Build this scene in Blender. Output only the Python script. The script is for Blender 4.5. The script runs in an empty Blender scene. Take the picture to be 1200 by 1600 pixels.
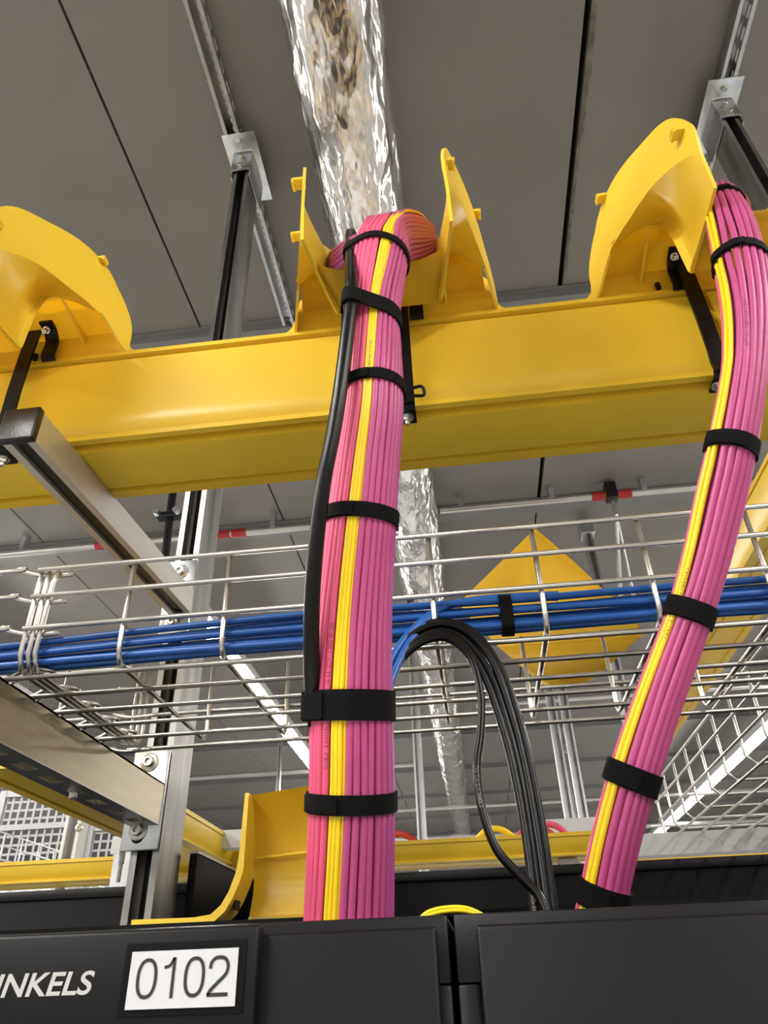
import bpy, bmesh, math, random
from mathutils import Vector as V, Matrix, noise
random.seed(7)
H = 2.15                      # height of the photographer's lens above the floor; all coordinates below are relative to it
SC = bpy.context.scene
COL = SC.collection
PI = math.pi

# ------------------------------------------------------------------ materials
def nodes(name):
    m = bpy.data.materials.new(name); m.use_nodes = True
    nt = m.node_tree
    return m, nt, nt.nodes['Principled BSDF']

def mat(name, col, rough=.5, metal=0., bump=0., bscale=200., var=0., vscale=6., coat=0., stretch=None, spec=.5):
    m, nt, b = nodes(name)
    b.inputs['Base Color'].default_value = (*col, 1)
    b.inputs['Roughness'].default_value = rough
    b.inputs['Metallic'].default_value = metal
    b.inputs['Coat Weight'].default_value = coat
    b.inputs['Specular IOR Level'].default_value = spec
    tc = nt.nodes.new('ShaderNodeTexCoord')
    mp = nt.nodes.new('ShaderNodeMapping')
    nt.links.new(tc.outputs['Object'], mp.inputs['Vector'])
    if stretch: mp.inputs['Scale'].default_value = stretch
    if var:
        n = nt.nodes.new('ShaderNodeTexNoise'); n.inputs['Scale'].default_value = vscale; n.inputs['Detail'].default_value = 5
        nt.links.new(mp.outputs[0], n.inputs['Vector'])
        r = nt.nodes.new('ShaderNodeMapRange'); r.inputs['To Min'].default_value = 1 - var; r.inputs['To Max'].default_value = 1 + var
        r.inputs['From Min'].default_value = .3; r.inputs['From Max'].default_value = .7
        nt.links.new(n.outputs['Fac'], r.inputs['Value'])
        x = nt.nodes.new('ShaderNodeMix'); x.data_type = 'RGBA'; x.blend_type = 'MULTIPLY'; x.inputs['Factor'].default_value = 1
        x.inputs[6].default_value = (*col, 1)
        nt.links.new(r.outputs[0], x.inputs[7]); nt.links.new(x.outputs[2], b.inputs['Base Color'])
        r2 = nt.nodes.new('ShaderNodeMapRange'); r2.inputs['To Min'].default_value = max(.03, rough - .12 * min(1, var * 4)); r2.inputs['To Max'].default_value = min(1, rough + .12 * min(1, var * 4))
        nt.links.new(n.outputs['Fac'], r2.inputs['Value']); nt.links.new(r2.outputs[0], b.inputs['Roughness'])
    if bump:
        n2 = nt.nodes.new('ShaderNodeTexNoise'); n2.inputs['Scale'].default_value = bscale; n2.inputs['Detail'].default_value = 4
        nt.links.new(mp.outputs[0], n2.inputs['Vector'])
        bp = nt.nodes.new('ShaderNodeBump'); bp.inputs['Strength'].default_value = bump; bp.inputs['Distance'].default_value = .002
        nt.links.new(n2.outputs['Fac'], bp.inputs['Height']); nt.links.new(bp.outputs[0], b.inputs['Normal'])
    return m

def emis(name, col, s):
    m, nt, b = nodes(name)
    b.inputs['Base Color'].default_value = (.8, .8, .8, 1)
    b.inputs['Emission Color'].default_value = (*col, 1); b.inputs['Emission Strength'].default_value = s
    return m

M = dict(
    yellow=mat('yellow_plastic', (.80, .54, .036), .32, var=.05, vscale=9, bump=.03, bscale=60),
    steel=mat('galvanised_steel', (.50, .51, .52), .38, 1, var=.16, vscale=14, bump=.05, bscale=120),
    worn=mat('worn_galvanised_steel', (.36, .355, .34), .42, 1, var=.35, vscale=30, bump=.1, bscale=150, stretch=(1, 1, .12)),
    satin=mat('satin_strut_steel', (.62, .61, .57), .5, .85, var=.08, vscale=40, stretch=(1, .1, 1)),
    brushed_refl=mat('brushed_steel_reflection_tint', (.40, .36, .255), .34, 1, var=.12, vscale=60, bump=.05, bscale=200, stretch=(1, .08, 1)),  # yellow reflection of the duct is tinted into this base colour
    zinc=mat('zinc_plate', (.68, .72, .76), .3, 1, var=.18, vscale=25),
    bolt=mat('bolt_zinc', (.62, .61, .56), .3, 1, var=.15, vscale=120),
    wire=mat('bright_steel_wire', (.64, .62, .58), .32, .92, var=.1, vscale=40),
    wwire=mat('pale_zinc_wire', (.78, .77, .75), .35, .7, var=.06, vscale=40),
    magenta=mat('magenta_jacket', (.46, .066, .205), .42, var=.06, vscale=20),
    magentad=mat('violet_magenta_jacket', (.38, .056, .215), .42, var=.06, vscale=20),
    pink=mat('hot_pink_jacket', (.72, .092, .20), .42, var=.06, vscale=20),
    ycable=mat('yellow_jacket', (.86, .62, .012), .4, var=.04, vscale=20),
    blue=mat('blue_jacket', (.011, .09, .34), .36, var=.12, vscale=20),
    bcable=mat('black_jacket', (.002, .002, .0023), .32, var=.1, vscale=20, spec=.3),
    strap=mat('black_hook_and_loop', (.0022, .0022, .0025), .8, bump=.6, bscale=900, spec=.15),
    rack=mat('black_powder_coat', (.0034, .0036, .0042), .42, spec=.26, bump=.04, bscale=900, var=.06, vscale=5),
    rackm=mat('dark_panel_coat', (.0018, .0018, .0022), .5, bump=.03, bscale=700, spec=.14),
    bplast=mat('black_plastic', (.004, .004, .0045), .33, bump=.15, bscale=300),
    bracket=mat('black_bracket_steel', (.0032, .0032, .0036), .45, spec=.22, bump=.1, bscale=300),
    label=mat('white_label_paper', (.52, .53, .55), .5),
    ink=mat('black_ink', (.012, .012, .014), .6),
    letter=mat('silver_lettering', (.42, .42, .41), .45),
    print=mat('dark_jacket_print', (.10, .02, .05), .6),
    printy=mat('black_jacket_print', (.05, .04, .02), .6),
    printw=mat('pale_jacket_print', (.25, .25, .25), .6),
    ceil=mat('grey_ceiling_panel', (.205, .192, .178), .42, var=.07, vscale=2.5, spec=.35),
    void=mat('dark_void', (.006, .006, .006), .9),
    trim=mat('ceiling_trim_grey', (.20, .20, .20), .45, var=.06, vscale=4),
    foam=mat('torn_gap_foam', (.16, .14, .115), .95, bump=1, bscale=90, var=.4, vscale=25),
    wall=mat('hall_wall_grey', (.36, .35, .34), .7, var=.05, vscale=1),
    floor=mat('raised_floor_tile', (.58, .575, .56), .35, var=.05, vscale=2),
    white=mat('white_coating', (.62, .63, .64), .45, var=.04, vscale=5),
    cage=mat('grey_white_cage', (.36, .365, .37), .5, var=.05, vscale=5),
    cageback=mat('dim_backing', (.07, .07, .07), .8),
    conduit=mat('grey_conduit', (.55, .54, .52), .3, .8, var=.1, vscale=8),
    red=mat('red_coupling', (.42, .02, .02), .45, var=.1, vscale=30),
    redc=mat('red_cable_jacket', (.55, .05, .04), .45, var=.1, vscale=30),
    lamp=emis('led_diffuser', (1, .97, .93), 30),
    lamph=mat('lamp_housing', (.7, .7, .7), .4),
)
# crumpled foil: metallic with strong wrinkle bump
def foil():
    m, nt, b = nodes('crumpled_foil')
    b.inputs['Metallic'].default_value = 1
    N = nt.nodes.new; Lk = nt.links.new
    tc = N('ShaderNodeTexCoord'); mp = N('ShaderNodeMapping'); mp.inputs['Scale'].default_value = (1, .36, 1)
    Lk(tc.outputs['Object'], mp.inputs[0])
    n = N('ShaderNodeTexNoise'); n.inputs['Scale'].default_value = 13; n.inputs['Detail'].default_value = 3
    Lk(mp.outputs[0], n.inputs['Vector'])
    mx = N('ShaderNodeMix'); mx.data_type = 'VECTOR'; mx.inputs[0].default_value = .10
    Lk(mp.outputs[0], mx.inputs[4]); Lk(n.outputs['Color'], mx.inputs[5])
    prev = None
    for sc, am in ((6, 1.0), (15, .5), (42, .12)):
        v = N('ShaderNodeTexVoronoi'); v.inputs['Scale'].default_value = sc; v.inputs['Randomness'].default_value = 1
        Lk(mx.outputs[1], v.inputs['Vector'])
        ml = N('ShaderNodeMath'); ml.operation = 'MULTIPLY'; ml.inputs[1].default_value = am; Lk(v.outputs['Distance'], ml.inputs[0])
        if prev is None: prev = ml
        else:
            ad = N('ShaderNodeMath'); ad.operation = 'ADD'; Lk(prev.outputs[0], ad.inputs[0]); Lk(ml.outputs[0], ad.inputs[1]); prev = ad
    bp = N('ShaderNodeBump'); bp.inputs['Strength'].default_value = 1; bp.inputs['Distance'].default_value = .018
    Lk(prev.outputs[0], bp.inputs['Height']); Lk(bp.outputs[0], b.inputs['Normal'])
    b.inputs['Base Color'].default_value = (.90, .89, .87, 1); b.inputs['Roughness'].default_value = .22
    return m
M['foil'] = foil()

# ------------------------------------------------------------------ mesh builder
class MB:
    def __init__(s): s.v = []; s.f = []; s.sm = []
    def add(s, vs, fs, smooth=False):
        o = len(s.v); s.v += [V(p) for p in vs]; s.f += [tuple(o + i for i in f) for f in fs]; s.sm += [smooth] * len(fs); return s
    def box(s, x0, x1, y0, y1, z0, z1):
        return s.add([(x, y, z) for x in (x0, x1) for y in (y0, y1) for z in (z0, z1)],
                     [(0, 1, 3, 2), (4, 6, 7, 5), (0, 4, 5, 1), (2, 3, 7, 6), (0, 2, 6, 4), (1, 5, 7, 3)])
    def rbox(s, x0, x1, y0, y1, z0, z1, r=.004, n=3):
        bm = bmesh.new(); bmesh.ops.create_cube(bm, size=1)
        for v in bm.verts: v.co = V(((x0 + x1) / 2 + v.co.x * (x1 - x0), (y0 + y1) / 2 + v.co.y * (y1 - y0), (z0 + z1) / 2 + v.co.z * (z1 - z0)))
        bmesh.ops.bevel(bm, geom=bm.edges[:], offset=r, segments=n, affect='EDGES', profile=.5)
        return s.bm(bm, True)
    def bm(s, bm, smooth=False):
        bm.verts.index_update()
        s.add([v.co.copy() for v in bm.verts], [[v.index for v in f.verts] for f in bm.faces], smooth); bm.free(); return s
    def tube(s, pts, r, n=8, cap=True, closed=False):
        pts = [V(p) for p in pts]; N = len(pts)
        rr = r if isinstance(r, (list, tuple)) else [r] * N
        T = []
        for i in range(N):
            a = pts[(i - 1) % N] if closed or i > 0 else pts[0]; b = pts[(i + 1) % N] if closed or i < N - 1 else pts[-1]
            t = b - a; T.append(t.normalized() if t.length > 1e-9 else V((0, 0, 1)))
        u = T[0].orthogonal().normalized(); vs = []; fs = []
        for i in range(N):
            u = (u - T[i] * u.dot(T[i])).normalized(); w = T[i].cross(u)
            vs += [pts[i] + (u * math.cos(2 * PI * k / n) + w * math.sin(2 * PI * k / n)) * rr[i] for k in range(n)]
        for i in range(N if closed else N - 1):
            a = i * n; b = ((i + 1) % N) * n
            fs += [(a + k, a + (k + 1) % n, b + (k + 1) % n, b + k) for k in range(n)]
        if cap and not closed: fs += [tuple(range(n - 1, -1, -1)), tuple((N - 1) * n + k for k in range(n))]
        return s.add(vs, fs, True)
    def extrude(s, prof, p0, ex, ey, d, smooth=False):
        """closed 2D profile swept along d; prof may be concave (caps are ngons)"""
        p0, ex, ey, d = V(p0), V(ex), V(ey), V(d); n = len(prof)
        a = [p0 + ex * x + ey * y for x, y in prof]
        vs = a + [p + d for p in a]
        fs = [(i, (i + 1) % n, n + (i + 1) % n, n + i) for i in range(n)] + [tuple(range(n - 1, -1, -1)), tuple(range(n, 2 * n))]
        return s.add(vs, fs, smooth)
    def lathe(s, prof, c, axis, n=16, hexa=False):
        c, ax = V(c), V(axis).normalized(); u = ax.orthogonal().normalized(); w = ax.cross(u)
        vs = [c + ax * h + (u * math.cos(2 * PI * k / n) + w * math.sin(2 * PI * k / n)) * r for r, h in prof for k in range(n)]
        m = len(prof)
        fs = [(i * n + k, i * n + (k + 1) % n, (i + 1) * n + (k + 1) % n, (i + 1) * n + k) for i in range(m - 1) for k in range(n)]
        fs += [tuple(range(n - 1, -1, -1)), tuple((m - 1) * n + k for k in range(n))]
        return s.add(vs, fs, n > 8)
    def build(s, name, m, parent=None, ang=35, fix=True):
        base = V((0, 0, -H)) if parent is None else V(parent['_b'])
        me = bpy.data.meshes.new(name)
        me.from_pydata([tuple(p - base) for p in s.v], [], s.f); me.update()
        if fix:
            bm = bmesh.new(); bm.from_mesh(me); bmesh.ops.recalc_face_normals(bm, faces=bm.faces); bm.to_mesh(me); bm.free()
        me.polygons.foreach_set('use_smooth', [True] * len(me.polygons)); me.set_sharp_from_angle(angle=math.radians(ang))
        me.materials.append(M[m] if isinstance(m, str) else m)
        o = bpy.data.objects.new(name, me); COL.objects.link(o); o['_b'] = tuple(base)
        if parent is not None: o.parent = parent
        return o

def thing(name, label, cat, base, group=None):
    o = bpy.data.objects.new(name, None); COL.objects.link(o); o.empty_display_size = .02
    o.location = V(base) + V((0, 0, H)); o['_b'] = tuple(base); o['label'] = label; o['category'] = cat
    if group: o['group'] = group
    return o
def tag(o, label, cat, group=None, kind=None):
    o['label'] = label; o['category'] = cat
    if group: o['group'] = group
    if kind: o['kind'] = kind
    return o
def own(o, base):
    """move a single-mesh thing's origin to its base"""
    b = V(base) + V((0, 0, H))
    o.data.transform(Matrix.Translation(-b)); o.location = b; o['_b'] = tuple(base); return o
def struct(o, label, cat): o['kind'] = 'structure'; o['label'] = label; o['category'] = cat; return o
def copy_tree(o, dx, parent=None):
    c = o.copy(); COL.objects.link(c)
    if parent is not None: c.parent = parent
    else: c.location = o.location + V(dx)
    for ch in list(o.children): copy_tree(ch, dx, c)
    return c

def crom(pts, n=10):
    pts = [V(p) for p in pts]; P = [pts[0] * 2 - pts[1]] + pts + [pts[-1] * 2 - pts[-2]]; out = []
    for i in range(1, len(P) - 2):
        a, b, c, d = P[i - 1:i + 3]
        for k in range(n):
            t = k / n
            out.append(.5 * ((2 * b) + (c - a) * t + (2 * a - 5 * b + 4 * c - d) * t * t + (3 * b - a - 3 * c + d) * t ** 3))
    out.append(pts[-1]); return out
def lerp(tab, x):
    if x <= tab[0][0]: return tab[0][1]
    for (a, p), (b, q) in zip(tab, tab[1:]):
        if x <= b: return p + (q - p) * (x - a) / (b - a)
    return tab[-1][1]

def text_mesh(txt, size, shear=0., bold=0.):
    cu = bpy.data.curves.new('t', 'FONT'); cu.body = txt; cu.size = size; cu.shear = shear; cu.offset = bold
    o = bpy.data.objects.new('t', cu); COL.objects.link(o)
    bpy.context.view_layer.update()
    me = bpy.data.meshes.new_from_object(o.evaluated_get(bpy.context.evaluated_depsgraph_get()))
    vs = [v.co.copy() for v in me.vertices]; fs = [tuple(p.vertices) for p in me.polygons]
    bpy.data.objects.remove(o); bpy.data.meshes.remove(me); bpy.data.curves.remove(cu)
    return vs, fs

def text_on_path(path, r, txt, size, facing, m, parent, start=0., flip=False):
    """lettering wrapped on a cable jacket: reads along the path, on the side that faces `facing`"""
    vs, fs = text_mesh(txt, size)
    L = [0.]
    for a, b in zip(path, path[1:]): L.append(L[-1] + (b - a).length)
    out = []
    for p in vs:
        s_ = start + p.x; i = 0
        while i < len(L) - 2 and L[i + 1] < s_: i += 1
        t = (s_ - L[i]) / max(1e-9, L[i + 1] - L[i]); T = (path[i + 1] - path[i]).normalized()
        c = path[i].lerp(path[i + 1], t)
        n = V(facing); n = (n - T * n.dot(T)).normalized(); w = n.cross(T)
        a = (p.y - size * .35) / r
        out.append(c + (n * math.cos(a) + w * math.sin(a)) * (r * 1.02))
    mb = MB(); mb.add(out, fs); return mb.build('jacket_print', m, parent, fix=False)

def hexbolt(c, ax, r=.0065, washer=.011, sink=0):
    mb = MB(); mb.lathe([(washer, 0), (washer, .0018), (washer * .9, .0024)], c, ax, 20)
    c2 = V(c) + V(ax).normalized() * .0024
    mb.lathe([(r, 0), (r, .0055), (r * .85, .007), (r * .55, .007), (r * .5, .003)], c2, ax, 14)
    return mb
def hexnut(c, ax, r=.006, h=.006, stud=.010):
    mb = MB(); mb.lathe([(r * 1.5, 0), (r * 1.5, .0015)], c, ax, 16); c2 = V(c) + V(ax).normalized() * .0015
    mb.lathe([(r, 0), (r, h)], c2, ax, 6); mb.lathe([(r * .55, 0), (r * .55, stud), (r * .4, stud + .001)], c2, ax, 10); return mb

# strut channel profile: open side towards +y of the profile, w wide, h deep
def cprof(w, h, t=.0025, lip=.0095, ret=.007):
    a = w / 2
    return [(-a, 0), (a, 0), (a, h), (a - lip, h), (a - lip, h - ret), (a - lip + t, h - ret), (a - lip + t, h - t), (a - t, h - t), (a - t, t),
            (-a + t, t), (-a + t, h - t), (-a + lip - t, h - t), (-a + lip - t, h - ret), (-a + lip, h - ret), (-a + lip, h), (-a, h)]

# ------------------------------------------------------------------ camera
Rw = [[0.99241231, 0.11938616, -0.02940674], [-0.09085121, 0.55085843, -0.82963911], [-0.08284848, 0.8260157, 0.55752506]]
cam = bpy.data.cameras.new('camera'); co = bpy.data.objects.new('camera', cam); COL.objects.link(co)
right, down, fwd = [V(r) for r in Rw]
mw = Matrix((right, -down, -fwd)).transposed().to_4x4(); mw.translation = V((0, 0, H)); co.matrix_world = mw
cam.sensor_fit = 'VERTICAL'; cam.sensor_height = 36.; cam.lens = 1131.4 / 1600 * 36.; cam.clip_start = .02
SC.camera = co

# ------------------------------------------------------------------ room shell
CZ = 1.97
JX = [-4.51, -3.27, -2.03, -.79, .45, 1.69, 2.93, 4.17]
JY = [-3.11, -1.91, -.71, .49]
mb = MB()
g = .006
for i in range(len(JX) - 1):
    for (a, b) in ((-3.1, 1.69), (1.73, 2.94)) + tuple((2.98 + 1.2 * k, 2.98 + 1.2 * k + 1.16) for k in range(8)):
        gl = .014 if abs(JX[i] - .45) < .01 and a < 2 else g * .6
        gr = g * .6
        mb.box(JX[i] + gl, JX[i + 1] - gr, a, b, CZ, CZ + .03)
struct(mb.build('ceiling', 'ceil'), 'grey metal ceiling panels with dark joints', 'ceiling')
struct(MB().box(-4.6, 4.3, -3.2, 12.7, CZ + .05, CZ + .1).build('ceiling_slab', 'void'), 'dark void above the ceiling panels', 'ceiling')
# torn foam edge in the wide joint
mb = MB(); x0 = .464
pts = []
for k in range(0, 200):
    y = -.6 + 2.28 * k / 199
    w = .007 + .013 * max(0, noise.noise((y * 9, 1.3, 0))) + .004 * noise.noise((y * 40, 7, 0)) + (.006 if .8 < y < 1.15 else 0)
    pts.append((y, max(.001, w)))
for (ya, wa), (yb, wb) in zip(pts, pts[1:]):
    mb.add([(x0 - .002, ya, CZ), (x0 + wa, ya, CZ), (x0 + wb, yb, CZ), (x0 - .002, yb, CZ), (x0 - .002, ya, CZ - .002), (x0 + wa * .8, ya, CZ - .003), (x0 + wb * .8, yb, CZ - .003), (x0 - .002, yb, CZ - .002)],
           [(4, 5, 6, 7), (1, 2, 6, 5), (0, 4, 7, 3)])
struct(mb.build('trim_1', 'foam'), 'torn foam edge along the dark ceiling joint', 'trim')
# cross beams / trims under the panel ends
k = 2
for y in [1.71, 2.96] + [4.15 + 1.2 * i for i in range(7)]:
    mb = MB().box(-4.5, 4.2, y - .035, y + .035, CZ - .035, CZ - .001)
    mb.box(-4.5, 4.2, y - .05, y + .05, CZ - .008, CZ - .001)
    struct(mb.build('trim_%d' % k, 'trim'), 'grey cross trim under the ceiling panel ends', 'trim'); k += 1
struct(MB().box(-4.6, 4.3, 12.6, 12.8, -H, CZ + .1).build('wall_back', 'wall'), 'plain grey wall at the far end of the hall', 'wall')
struct(MB().box(-4.7, -4.6, -3.2, 12.8, -H, CZ + .1).build('wall_left', 'wall'), 'plain grey side wall of the hall', 'wall')
struct(MB().box(4.3, 4.4, -3.2, 12.8, -H, CZ + .1).build('wall_right', 'wall'), 'plain grey side wall of the hall', 'wall')
struct(MB().box(-4.6, 4.3, -3.3, -3.2, -H, CZ + .1).build('wall_front', 'wall'), 'plain grey wall behind the photographer', 'wall')
struct(MB().box(-4.7, 4.4, -3.3, 12.8, -H - .1, -H).build('floor', 'floor'), 'pale raised floor of the hall', 'floor')

# ------------------------------------------------------------------ foil pipe
mb = MB(); n = 72; rings = 520; vs = []; fs = []
for j in range(rings):
    y = -1.2 + 13.7 * (j / (rings - 1)) ** 1.6
    for i in range(n):
        a = 2 * PI * i / n
        q = V((math.cos(a) * 1.4, y * 3.2, math.sin(a) * 1.4))
        rr = .112 + .0065 * noise.noise(q * 1.7) + .0045 * noise.noise(q * 5.1) + .004 * abs(noise.noise(q * 9)) + .0045 * max(0, math.sin(y * 14 + 2 * noise.noise((y, 0, 3)))) ** 6 * (1 if y > 1.6 else 0)
        vs.append((-.148 + rr * math.cos(a), y, 1.845 + rr * math.sin(a)))
for j in range(rings - 1):
    for i in range(n):
        fs.append((j * n + i, j * n + (i + 1) % n, (j + 1) * n + (i + 1) % n, (j + 1) * n + i))
fs += [tuple(range(n)), tuple(range((rings - 1) * n, rings * n))]
mb.add(vs, fs, True)
tag(mb.build('foil_wrapped_pipe', 'foil', ang=180), 'large round pipe wrapped in crumpled silver foil, running away under the ceiling', 'pipe')

# ------------------------------------------------------------------ ceiling rails, brackets, posts
def ceiling_rail(x, y0, y1, label, base, notch=True):
    t = thing('ceiling_rail', label, 'rail', base, 'strut rails on the ceiling')
    zt = CZ - .001; w = .041; h = .041
    mb = MB().box(x - w / 2, x + w / 2, y0, y1, zt - .003, zt)
    mb.box(x - w / 2, x - w / 2 + .0025, y0, y1, zt - h, zt - .003)
    mb.box(x + w / 2 - .0025, x + w / 2, y0, y1, zt - .009, zt - .003); mb.box(x + w / 2 - .0025, x + w / 2, y0, y1, zt - h, zt - .028)
    y = y0
    while y < y1:
        mb.box(x + w / 2 - .0025, x + w / 2, y, min(y1, y + .02), zt - .028, zt - .009); y += .05
    mb.box(x - w / 2, x - w / 2 + .0095, y0, y1, zt - h - .0025, zt - h); mb.box(x + w / 2 - .0095, x + w / 2, y0, y1, zt - h - .0025, zt - h)
    mb.build('channel', 'steel', t)
    if notch:
        mb = MB(); y = y0
        while y < y1 - .02:
            mb.box(x + w / 2 - .0125, x + w / 2 - .0095, y, y + .012, zt - h - .002, zt - h + .006); y += .022
        mb.build('toothed_lip', 'steel', t)
    return t
ceiling_rail(-.472, -.5, 1.66, 'notched grey strut rail on the ceiling above the left post', (-.472, 0, CZ))
ceiling_rail(.822, -.5, 1.66, 'grey strut rail on the ceiling above the right post', (.822, 0, CZ), False)

def hanger_bracket(x, yc, label):
    t = thing('ceiling_bracket', label, 'bracket', (x, yc, 1.925), 'post brackets on the ceiling rails')
    z = 1.926; th = .005
    mb = MB().rbox(x - .045, x + .045, yc - .085, yc + .115, z - th, z, .0015, 2); mb.build('ceiling_plate', 'zinc', t)
    w = .0265
    mb = MB(); mb.rbox(x - w, x + w, yc - .034, yc - .029, z - .088, z - th, .0015, 2)
    mb.box(x - w, x - w + .004, yc - .03, yc + .075, z - .115, z - th); mb.box(x + w - .004, x + w, yc - .03, yc + .075, z - .115, z - th)
    mb.build('post_cradle', 'steel', t)
    MB().tube(crom([(x - w, yc + .06, z - th), (x - w, yc + .01, z - th), (x - w, yc - .026, z - th), (x - w + .008, yc - .036, z - th), (x + w - .008, yc - .036, z - th), (x + w, yc - .026, z - th), (x + w, yc + .06, z - th)], 3), .0028, 6).build('weld_bead', 'white', t)
    for (yy) in (yc - .062, yc + .098): hexbolt((x, yy, z - th), (0, 0, -1)).build('bolt', 'bolt', t)
    for zz in (z - .035, z - .075): hexbolt((x, yc - .034, zz), (0, -1, 0)).build('bolt', 'bolt', t)
    return t
hanger_bracket(-.455, 1.075, 'zinc bracket joining the left post to the ceiling rail')
hanger_bracket(.815, 1.105, 'zinc bracket joining the right post to the ceiling rail')

def post(x, y, z0, z1, label):
    t = thing('strut_post', label, 'post', (x, y, z0), 'upright strut posts')
    MB().extrude(cprof(.041, .041), (x, y + .041, z0), (1, 0, 0), (0, -1, 0), (0, 0, z1 - z0)).build('front_channel', 'worn', t)
    MB().extrude(cprof(.041, .0405), (x, y + .0415, z0), (1, 0, 0), (0, 1, 0), (0, 0, z1 - z0)).build('rear_channel', 'worn', t)
    MB().box(x - .0095, x + .0095, y + .030, y + .0384, z0 + .01, z1 - .01).build('slot_insert', 'bplast', t)
    MB().rbox(x - .05, x + .05, y - .03, y + .112, z0 - .006, z0, .001, 2).build('foot_plate', 'steel', t)
    return t
post(-.455, 1.05, .062, 1.92, 'upright galvanised strut post behind the wire tray, left of the central pink bundle')
post(.815, 1.08, -H + .006, 1.92, 'upright galvanised strut post at the upper right, behind the right pink bundle')

# upper cantilever arm
def arm_z(y): return .549 + .0583 * (y - .55)
t = thing('cantilever_arm', 'upper steel strut arm with black end cap, carrying the yellow duct', 'arm', (-.449, .55, .53), 'cantilever arms on the left post')
d = V((0, .485, .485 * .0583)); up = V((0, -.0583, 1)).normalized()
p0 = V((-.449, .555, arm_z(.555)))
MB().extrude(cprof(.0372, .0405), p0, (1, 0, 0), -up, d).build('channel', 'satin', t)
MB().extrude([(-.0088, .008), (.0088, .008), (.0088, .0352), (-.0088, .0352)], p0 + V((0, .004, 0)), (1, 0, 0), -up, d * .97).build('slot_insert', 'bplast', t)
mb = MB(); c = V((-.449, .55, arm_z(.55))); mb.rbox(-.0205, .0205, 0, .010, -.0425, .0015, .002, 3); mb.v = [V((v.x + c.x, v.y + .547, v.z + c.z)) for v in mb.v]; mb.build('end_cap', 'bplast', t)
pz = .575
MB().rbox(-.482, -.432, 1.040, 1.0455, pz - .075, pz + .065, .002, 2).build('mounting_plate', 'zinc', t)
for q in (pz + .042, pz - .052): hexbolt((-.458, 1.040, q), (0, -1, 0), .008, .0135).build('bolt', 'bolt', t)
# lower cantilever arm
t = thing('cantilever_arm', 'lower steel arm with painted-in yellow duct reflection and slots underneath, carrying the wire tray', 'arm', (-.459, .5, .24), 'cantilever arms on the left post')
xa, xb, za, zb = -.478, -.436, .2125, .2665
mb = MB(); mb.box(xb - .0025, xb, .40, 1.04, za, zb); mb.box(xa, xa + .0025, .40, 1.04, za, zb); mb.box(xa, xa + .010, .40, 1.04, zb - .0025, zb); mb.box(xb - .010, xb, .40, 1.04, zb - .0025, zb)
mb.build('channel', 'brushed_refl', t)
mb = MB(); y = .40; mb.box(xa, xa + .0125, .40, 1.04, za - .0015, za); mb.box(xb - .0125, xb, .40, 1.04, za - .0015, za)
while y < 1.03:
    mb.box(xa + .0125, xb - .0125, y, min(1.04, y + .026), za - .0015, za); y += .056
mb.build('slotted_web', 'steel', t)
mb = MB()
y = .426
while y < 1.02: mb.rbox(xa + .0125, xb - .0125, y + .001, y + .004, za - .0012, za + .008, .0005, 1); mb.rbox(xb - .0145, xb - .0125, y + .002, y + .028, za - .001, za + .005, .0005, 1); y += .056
mb.build('slot_lip', 'zinc', t)
hexbolt((xa + .022, .83, za - .0015), (0, 0, -1), .005, .0075).build('bolt', 'bolt', t)
MB().rbox(-.488, -.434, 1.0405, 1.0455, .179, .316, .002, 2).build('mounting_plate', 'zinc', t)
for zz, zs in ((.297, .294), (.213, .206)):
    pass
mb = hexbolt((-.463, 1.0405, .298), (0, -1, 0), .008, .0135); mb.build('bolt', 'bolt', t)
mb = hexbolt((-.465, 1.0405, .205), (0, -1, 0), .008, .0135); mb.build('bolt', 'bolt', t)
MB().lathe([(.009, 0), (.009, .0006)], (-.465, 1.0402, .197), (0, -1, 0), 16).build('bolt_slot', 'void', t)

# ------------------------------------------------------------------ main yellow duct
def duct_profile(b):
    # (y, z) outline of the trough: outer shell from front rim round the bottom to the rear rim, then back inside
    out = [(.6190, .7050), (.6190, .6985), (.6295, .6980), (.6295, .6935), (.6222, .6925), (.6222, .600), (.6228, .592), (.6245, .5845), (.6272, .5785), (.6300, .5745),
           (.6262, .5725), (.6262, .5655), (.6338, .5645), (.6344, .5760), (.6420, .5760), (.6432, .5600), (.6470, .5590), (.7165, .5590), (.7178, .5690), (.7240, .5690), (.7250, .5590), (.7385, .5590), (.7395, .5620), (.7395, .7040)]
    inn = [(.7365, .7040), (.7365, .5820), (.7300, .5760), (.6560, .5760), (.6440, .5830), (.6380, .5860), (.6340, .5930), (.6325, .6050), (.6325, .7040)]
    return out + inn
t = thing('yellow_cable_duct', 'long horizontal yellow cable duct crossing above the wire tray', 'duct', (0, .68, .559))
MB().extrude(duct_profile(0), (-1.25, 0, 0), (0, 1, 0), (0, 0, 1), (2.5, 0, 0)).build('trough', 'yellow', t, ang=28)

t = thing('duct_coupler', 'ribbed yellow coupler round the duct at the right picture edge', 'coupler', (.42, .68, .555))
cp = [(.6165, .6900), (.6165, .600), (.6180, .588), (.6225, .577), (.6225, .563), (.640, .5545), (.742, .5545), (.7435, .558), (.7435, .700), (.7405, .700), (.7405, .5575), (.640, .5575), (.627, .566), (.627, .577), (.6225, .590), (.6200, .600), (.6200, .6900)]
MB().extrude(cp, (.335, 0, 0), (0, 1, 0), (0, 0, 1), (.30, 0, 0)).build('sleeve', 'yellow', t, ang=28)
for k in range(5):
    x_ = .345 + .055 * k
    MB().tube(crom([(x_ - .02, .6155, .66), (x_, .6150, .625), (x_ + .015, .6155, .592), (x_ + .012, .6215, .570), (x_, .640, .5535), (x_ - .004, .69, .5525), (x_ + .006, .742, .5535)], 6), .0028, 8).build('rib', 'yellow', t)
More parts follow.
